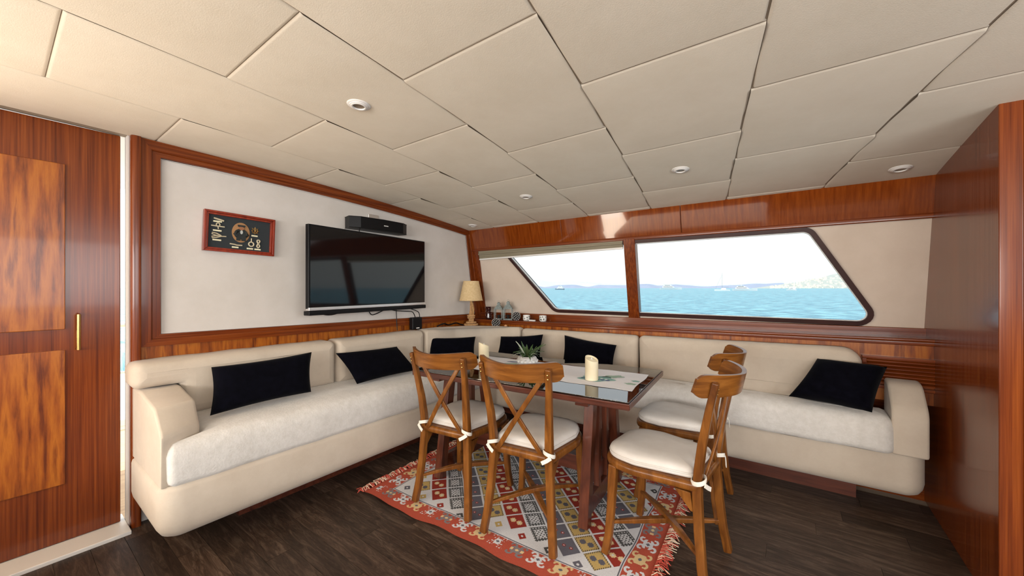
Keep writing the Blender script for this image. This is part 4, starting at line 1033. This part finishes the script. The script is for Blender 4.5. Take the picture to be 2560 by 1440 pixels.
# ------------------------------------------------------------------ outside: sea, islands, boats
ZSEA = -2.0
sea = MB().box(-9000, 9000, 3.9, 12000, ZSEA-1, ZSEA)
ms = mat('turquoise_sea', (.08, .36, .45), .32, spec=.25, ior=1.33)
t_, b_, N_, L_ = nodes(ms)
tc_ = N_('ShaderNodeTexCoord'); mp_ = N_('ShaderNodeMapping'); mp_.inputs['Rotation'].default_value = (0, 0, .5); mp_.inputs['Scale'].default_value = (.7, 1.3, 1)
n1 = N_('ShaderNodeTexNoise'); n1.inputs['Scale'].default_value = .55; n1.inputs['Detail'].default_value = 6; n1.inputs['Roughness'].default_value = .62
cr_ = N_('ShaderNodeValToRGB'); cr_.color_ramp.elements[0].position = .38; cr_.color_ramp.elements[0].color = (.012, .13, .22, 1); cr_.color_ramp.elements[1].position = .62; cr_.color_ramp.elements[1].color = (.24, .55, .64, 1)
bp_ = N_('ShaderNodeBump'); bp_.inputs['Strength'].default_value = 1; bp_.inputs['Distance'].default_value = .5
L_(tc_.outputs['Object'], mp_.inputs[0]); L_(mp_.outputs[0], n1.inputs['Vector']); L_(n1.outputs['Fac'], cr_.inputs[0]); L_(cr_.outputs[0], b_.inputs['Base Color']); L_(n1.outputs['Fac'], bp_.inputs['Height']); L_(bp_.outputs[0], b_.inputs['Normal'])
T('sea', sea, ms, smooth=False)
cT, sT = math.cos(TH), math.sin(TH)
def dirw(u): t = (u-1280)/950; return Vector((t*cT-sT, t*sT+cT, 0))
def ridge(name, D, pts, m, depth=600):
    """pts: (bearing value u, height in m at distance D); a rounded landmass with real depth"""
    mb = MB(); vs = []; fs = []; rows = 5
    import mathutils.noise as nz
    P_ = []
    for i in range(len(pts)-1):
        for j in range(10):
            f = j/10; P_.append((pts[i][0]+(pts[i+1][0]-pts[i][0])*f, pts[i][1]+(pts[i+1][1]-pts[i][1])*(f*f*(3-2*f))))
    P_.append(pts[-1]); n = len(P_)
    for k in range(rows):
        g = k/(rows-1)
        for u, h in P_:
            p = dirw(u)*(D+depth*(g*2-.5)); z = h*math.sin(PI*g)*(1+.10*nz.noise(Vector((u*.03, g*3, 1)))) if 0 < g < 1 else 0
            vs.append((p.x, p.y, ZSEA-.5+max(z, 0)))
    for k in range(rows-1):
        for i in range(n-1): fs.append((k*n+i, k*n+i+1, (k+1)*n+i+1, (k+1)*n+i))
    mb.add(vs, fs); return T(name, mb, m)
def hazy(name, c0, c1, sc=.004): return noise_col(mat(name, rough=1, spec=0), [(.35, c0), (.65, c1)], (sc, sc, sc), 6, .6)  # distance haze is put into the land colours, headland scrub included
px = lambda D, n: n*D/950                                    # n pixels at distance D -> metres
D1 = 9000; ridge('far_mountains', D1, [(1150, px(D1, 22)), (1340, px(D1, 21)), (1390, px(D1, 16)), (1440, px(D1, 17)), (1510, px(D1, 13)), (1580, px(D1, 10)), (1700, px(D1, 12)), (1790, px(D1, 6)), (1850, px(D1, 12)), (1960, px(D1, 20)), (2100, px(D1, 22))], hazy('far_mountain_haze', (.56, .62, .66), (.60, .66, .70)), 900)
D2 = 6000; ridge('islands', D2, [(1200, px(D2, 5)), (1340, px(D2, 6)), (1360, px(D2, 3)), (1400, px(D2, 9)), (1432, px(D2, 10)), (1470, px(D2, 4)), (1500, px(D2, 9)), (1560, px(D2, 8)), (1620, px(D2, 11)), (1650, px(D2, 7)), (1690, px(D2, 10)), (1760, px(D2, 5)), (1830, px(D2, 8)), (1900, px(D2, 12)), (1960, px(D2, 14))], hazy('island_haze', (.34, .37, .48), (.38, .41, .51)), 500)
D3 = 3200; ridge('headland', D3, [(1880, px(D3, 1)), (1930, px(D3, 7)), (1980, px(D3, 16)), (2040, px(D3, 27)), (2098, px(D3, 38)), (2160, px(D3, 46)), (2300, px(D3, 60))], hazy('headland_scrub_haze', (.40, .42, .40), (.52, .52, .48), .02), 420)
hm = mat('white_house', (.80, .76, .66), .8); rng = random.Random(5)
town = MB()
for k in range(260):
    u = rng.uniform(1925, 2180); f = rng.random()**1.6; D = D3-205+f*300; p = dirw(u)*D; s_ = rng.uniform(4, 9)
    hgt = px(D3, np.interp(u, [1880, 1930, 1980, 2040, 2098, 2160, 2300], [1, 7, 16, 27, 38, 46, 60]))
    z = ZSEA-.5+hgt*math.sin(PI*(D-D3+210)/840); town.box(p.x-s_, p.x+s_, p.y-s_*.6, p.y+s_*.6, z-8, z+rng.uniform(5, 9))
o = town.build('hillside_houses', hm, None, smooth=False); o['kind'] = 'stuff'; tag(o, 'pale hillside houses scattered over the headland seen through the right window', 'houses')

M['hull'] = mat('white_hull', (.80, .80, .80), .3); M['bwin'] = mat('boat_window', (.06, .08, .11), .2); M['rig'] = mat('mast_grey', (.30, .32, .36), .5); M['dhull'] = mat('grey_blue_hull', (.22, .28, .34), .5)
def boat(u, D, L_, kind, label, heading=0, hullm='hull'):
    p = dirw(u)*D; r = math.atan2(dirw(u).y, dirw(u).x)-PI/2+heading
    t = thing({'cat': 'catamaran', 'ship': 'motor_vessel'}.get(kind, 'motor_yacht'), (p.x, p.y, ZSEA), label, 'boat', rz=r)
    B = L_*.24; h = L_*.10
    def hull(cy, bw, hh=h):
        mb = MB(); xs = [-.5, -.45, -.2, .1, .32, .45, .53]; w_ = [.85, 1, 1, .95, .68, .34, .02]
        vs = []; fs = []
        for x, q in zip(xs, w_):
            sh_ = hh*(1+.35*max(0, x)); vs += [(x*L_, cy-bw/2*q*.7, -.3), (x*L_, cy+bw/2*q*.7, -.3), (x*L_, cy+bw/2*q, sh_), (x*L_, cy-bw/2*q, sh_)]
        for i in range(len(xs)-1):
            for k in range(4): fs.append((i*4+k, i*4+(k+1) % 4, i*4+4+(k+1) % 4, i*4+4+k))
        fs += [(3, 2, 1, 0), tuple((len(xs)-1)*4+k for k in range(4))]; mb.add(vs, fs); return mb
    if kind == 'cat':
        hull(-B*.7, L_*.10).build('hull', M['hull'], t, smooth=False); hull(B*.7, L_*.10).build('hull', M['hull'], t, smooth=False)
        MB().box(-.40*L_, .18*L_, -B*.75, B*.75, h*.7, h*1.05).build('bridge_deck', M['hull'], t, smooth=False)
        MB().hexa([(-.25*L_, -B*.5, h), (.12*L_, -B*.5, h), (.12*L_, B*.5, h), (-.25*L_, B*.5, h)], [(-.22*L_, -B*.42, h*2.2), (.03*L_, -B*.42, h*2.2), (.03*L_, B*.42, h*2.2), (-.22*L_, B*.42, h*2.2)]).build('coachroof', M['hull'], t, smooth=False)
        MB().tube([(.02*L_, 0, h*2), (.02*L_, 0, L_*1.35)], [L_*.010, L_*.006], 6).build('mast', M['rig'], t)
        MB().tube([(.02*L_, 0, h*2.8), (-.42*L_, 0, h*2.9)], L_*.012, 6).build('boom', M['rig'], t)
        MB().tube([(.48*L_, 0, h), (.03*L_, 0, L_*1.2)], L_*.004, 5).build('forestay', M['rig'], t)
    else:
        hull(0, B).build('hull', M[hullm], t, smooth=False)
        tiers = [(-.38, .22, .8, 1.0, 1.75), (-.32, .10, .65, 1.75, 2.4)] if kind != 'ship' else [(-.42, .28, .85, 1.0, 2.0), (-.38, .20, .75, 2.0, 2.9), (-.25, .12, .6, 2.9, 3.6)]
        for x0, x1, w_, z0, z1 in tiers:
            MB().hexa([(x0*L_, -B/2*w_, h*z0), (x1*L_, -B/2*w_, h*z0), (x1*L_, B/2*w_, h*z0), (x0*L_, B/2*w_, h*z0)], [((x0+.02)*L_, -B/2*w_*.9, h*z1), ((x1-.12)*L_, -B/2*w_*.9, h*z1), ((x1-.12)*L_, B/2*w_*.9, h*z1), ((x0+.02)*L_, B/2*w_*.9, h*z1)]).build('deckhouse', M['hull'], t, smooth=False)
            MB().box((x0+.05)*L_, (x1-.12)*L_, -B/2*w_*.97, B/2*w_*.97, h*(z0+.25), h*(z0+.48)).build('window_band', M['bwin'], t, smooth=False)
        MB().tube([(-.12*L_, 0, h*tiers[-1][4]), (-.14*L_, 0, h*(tiers[-1][4]+.7))], L_*.012, 6).build('radar_mast', M['hull'], t)
boat(1399, 700, 20, 'ship', 'white motor vessel anchored off the islands, seen through the left window', 2.5, 'dhull')
boat(1676, 760, 40, 'yacht', 'long low white motor yacht just right of the window mullion', 0)
boat(1806, 430, 15, 'cat', 'white sailing catamaran with a tall bare mast in the middle of the right window', PI)
boat(1861, 440, 24, 'yacht', 'white motor yacht moored directly right of the catamaran', 0)
boat(1978, 480, 15, 'yacht', 'small white motor boat alone below the headland', PI-.9)
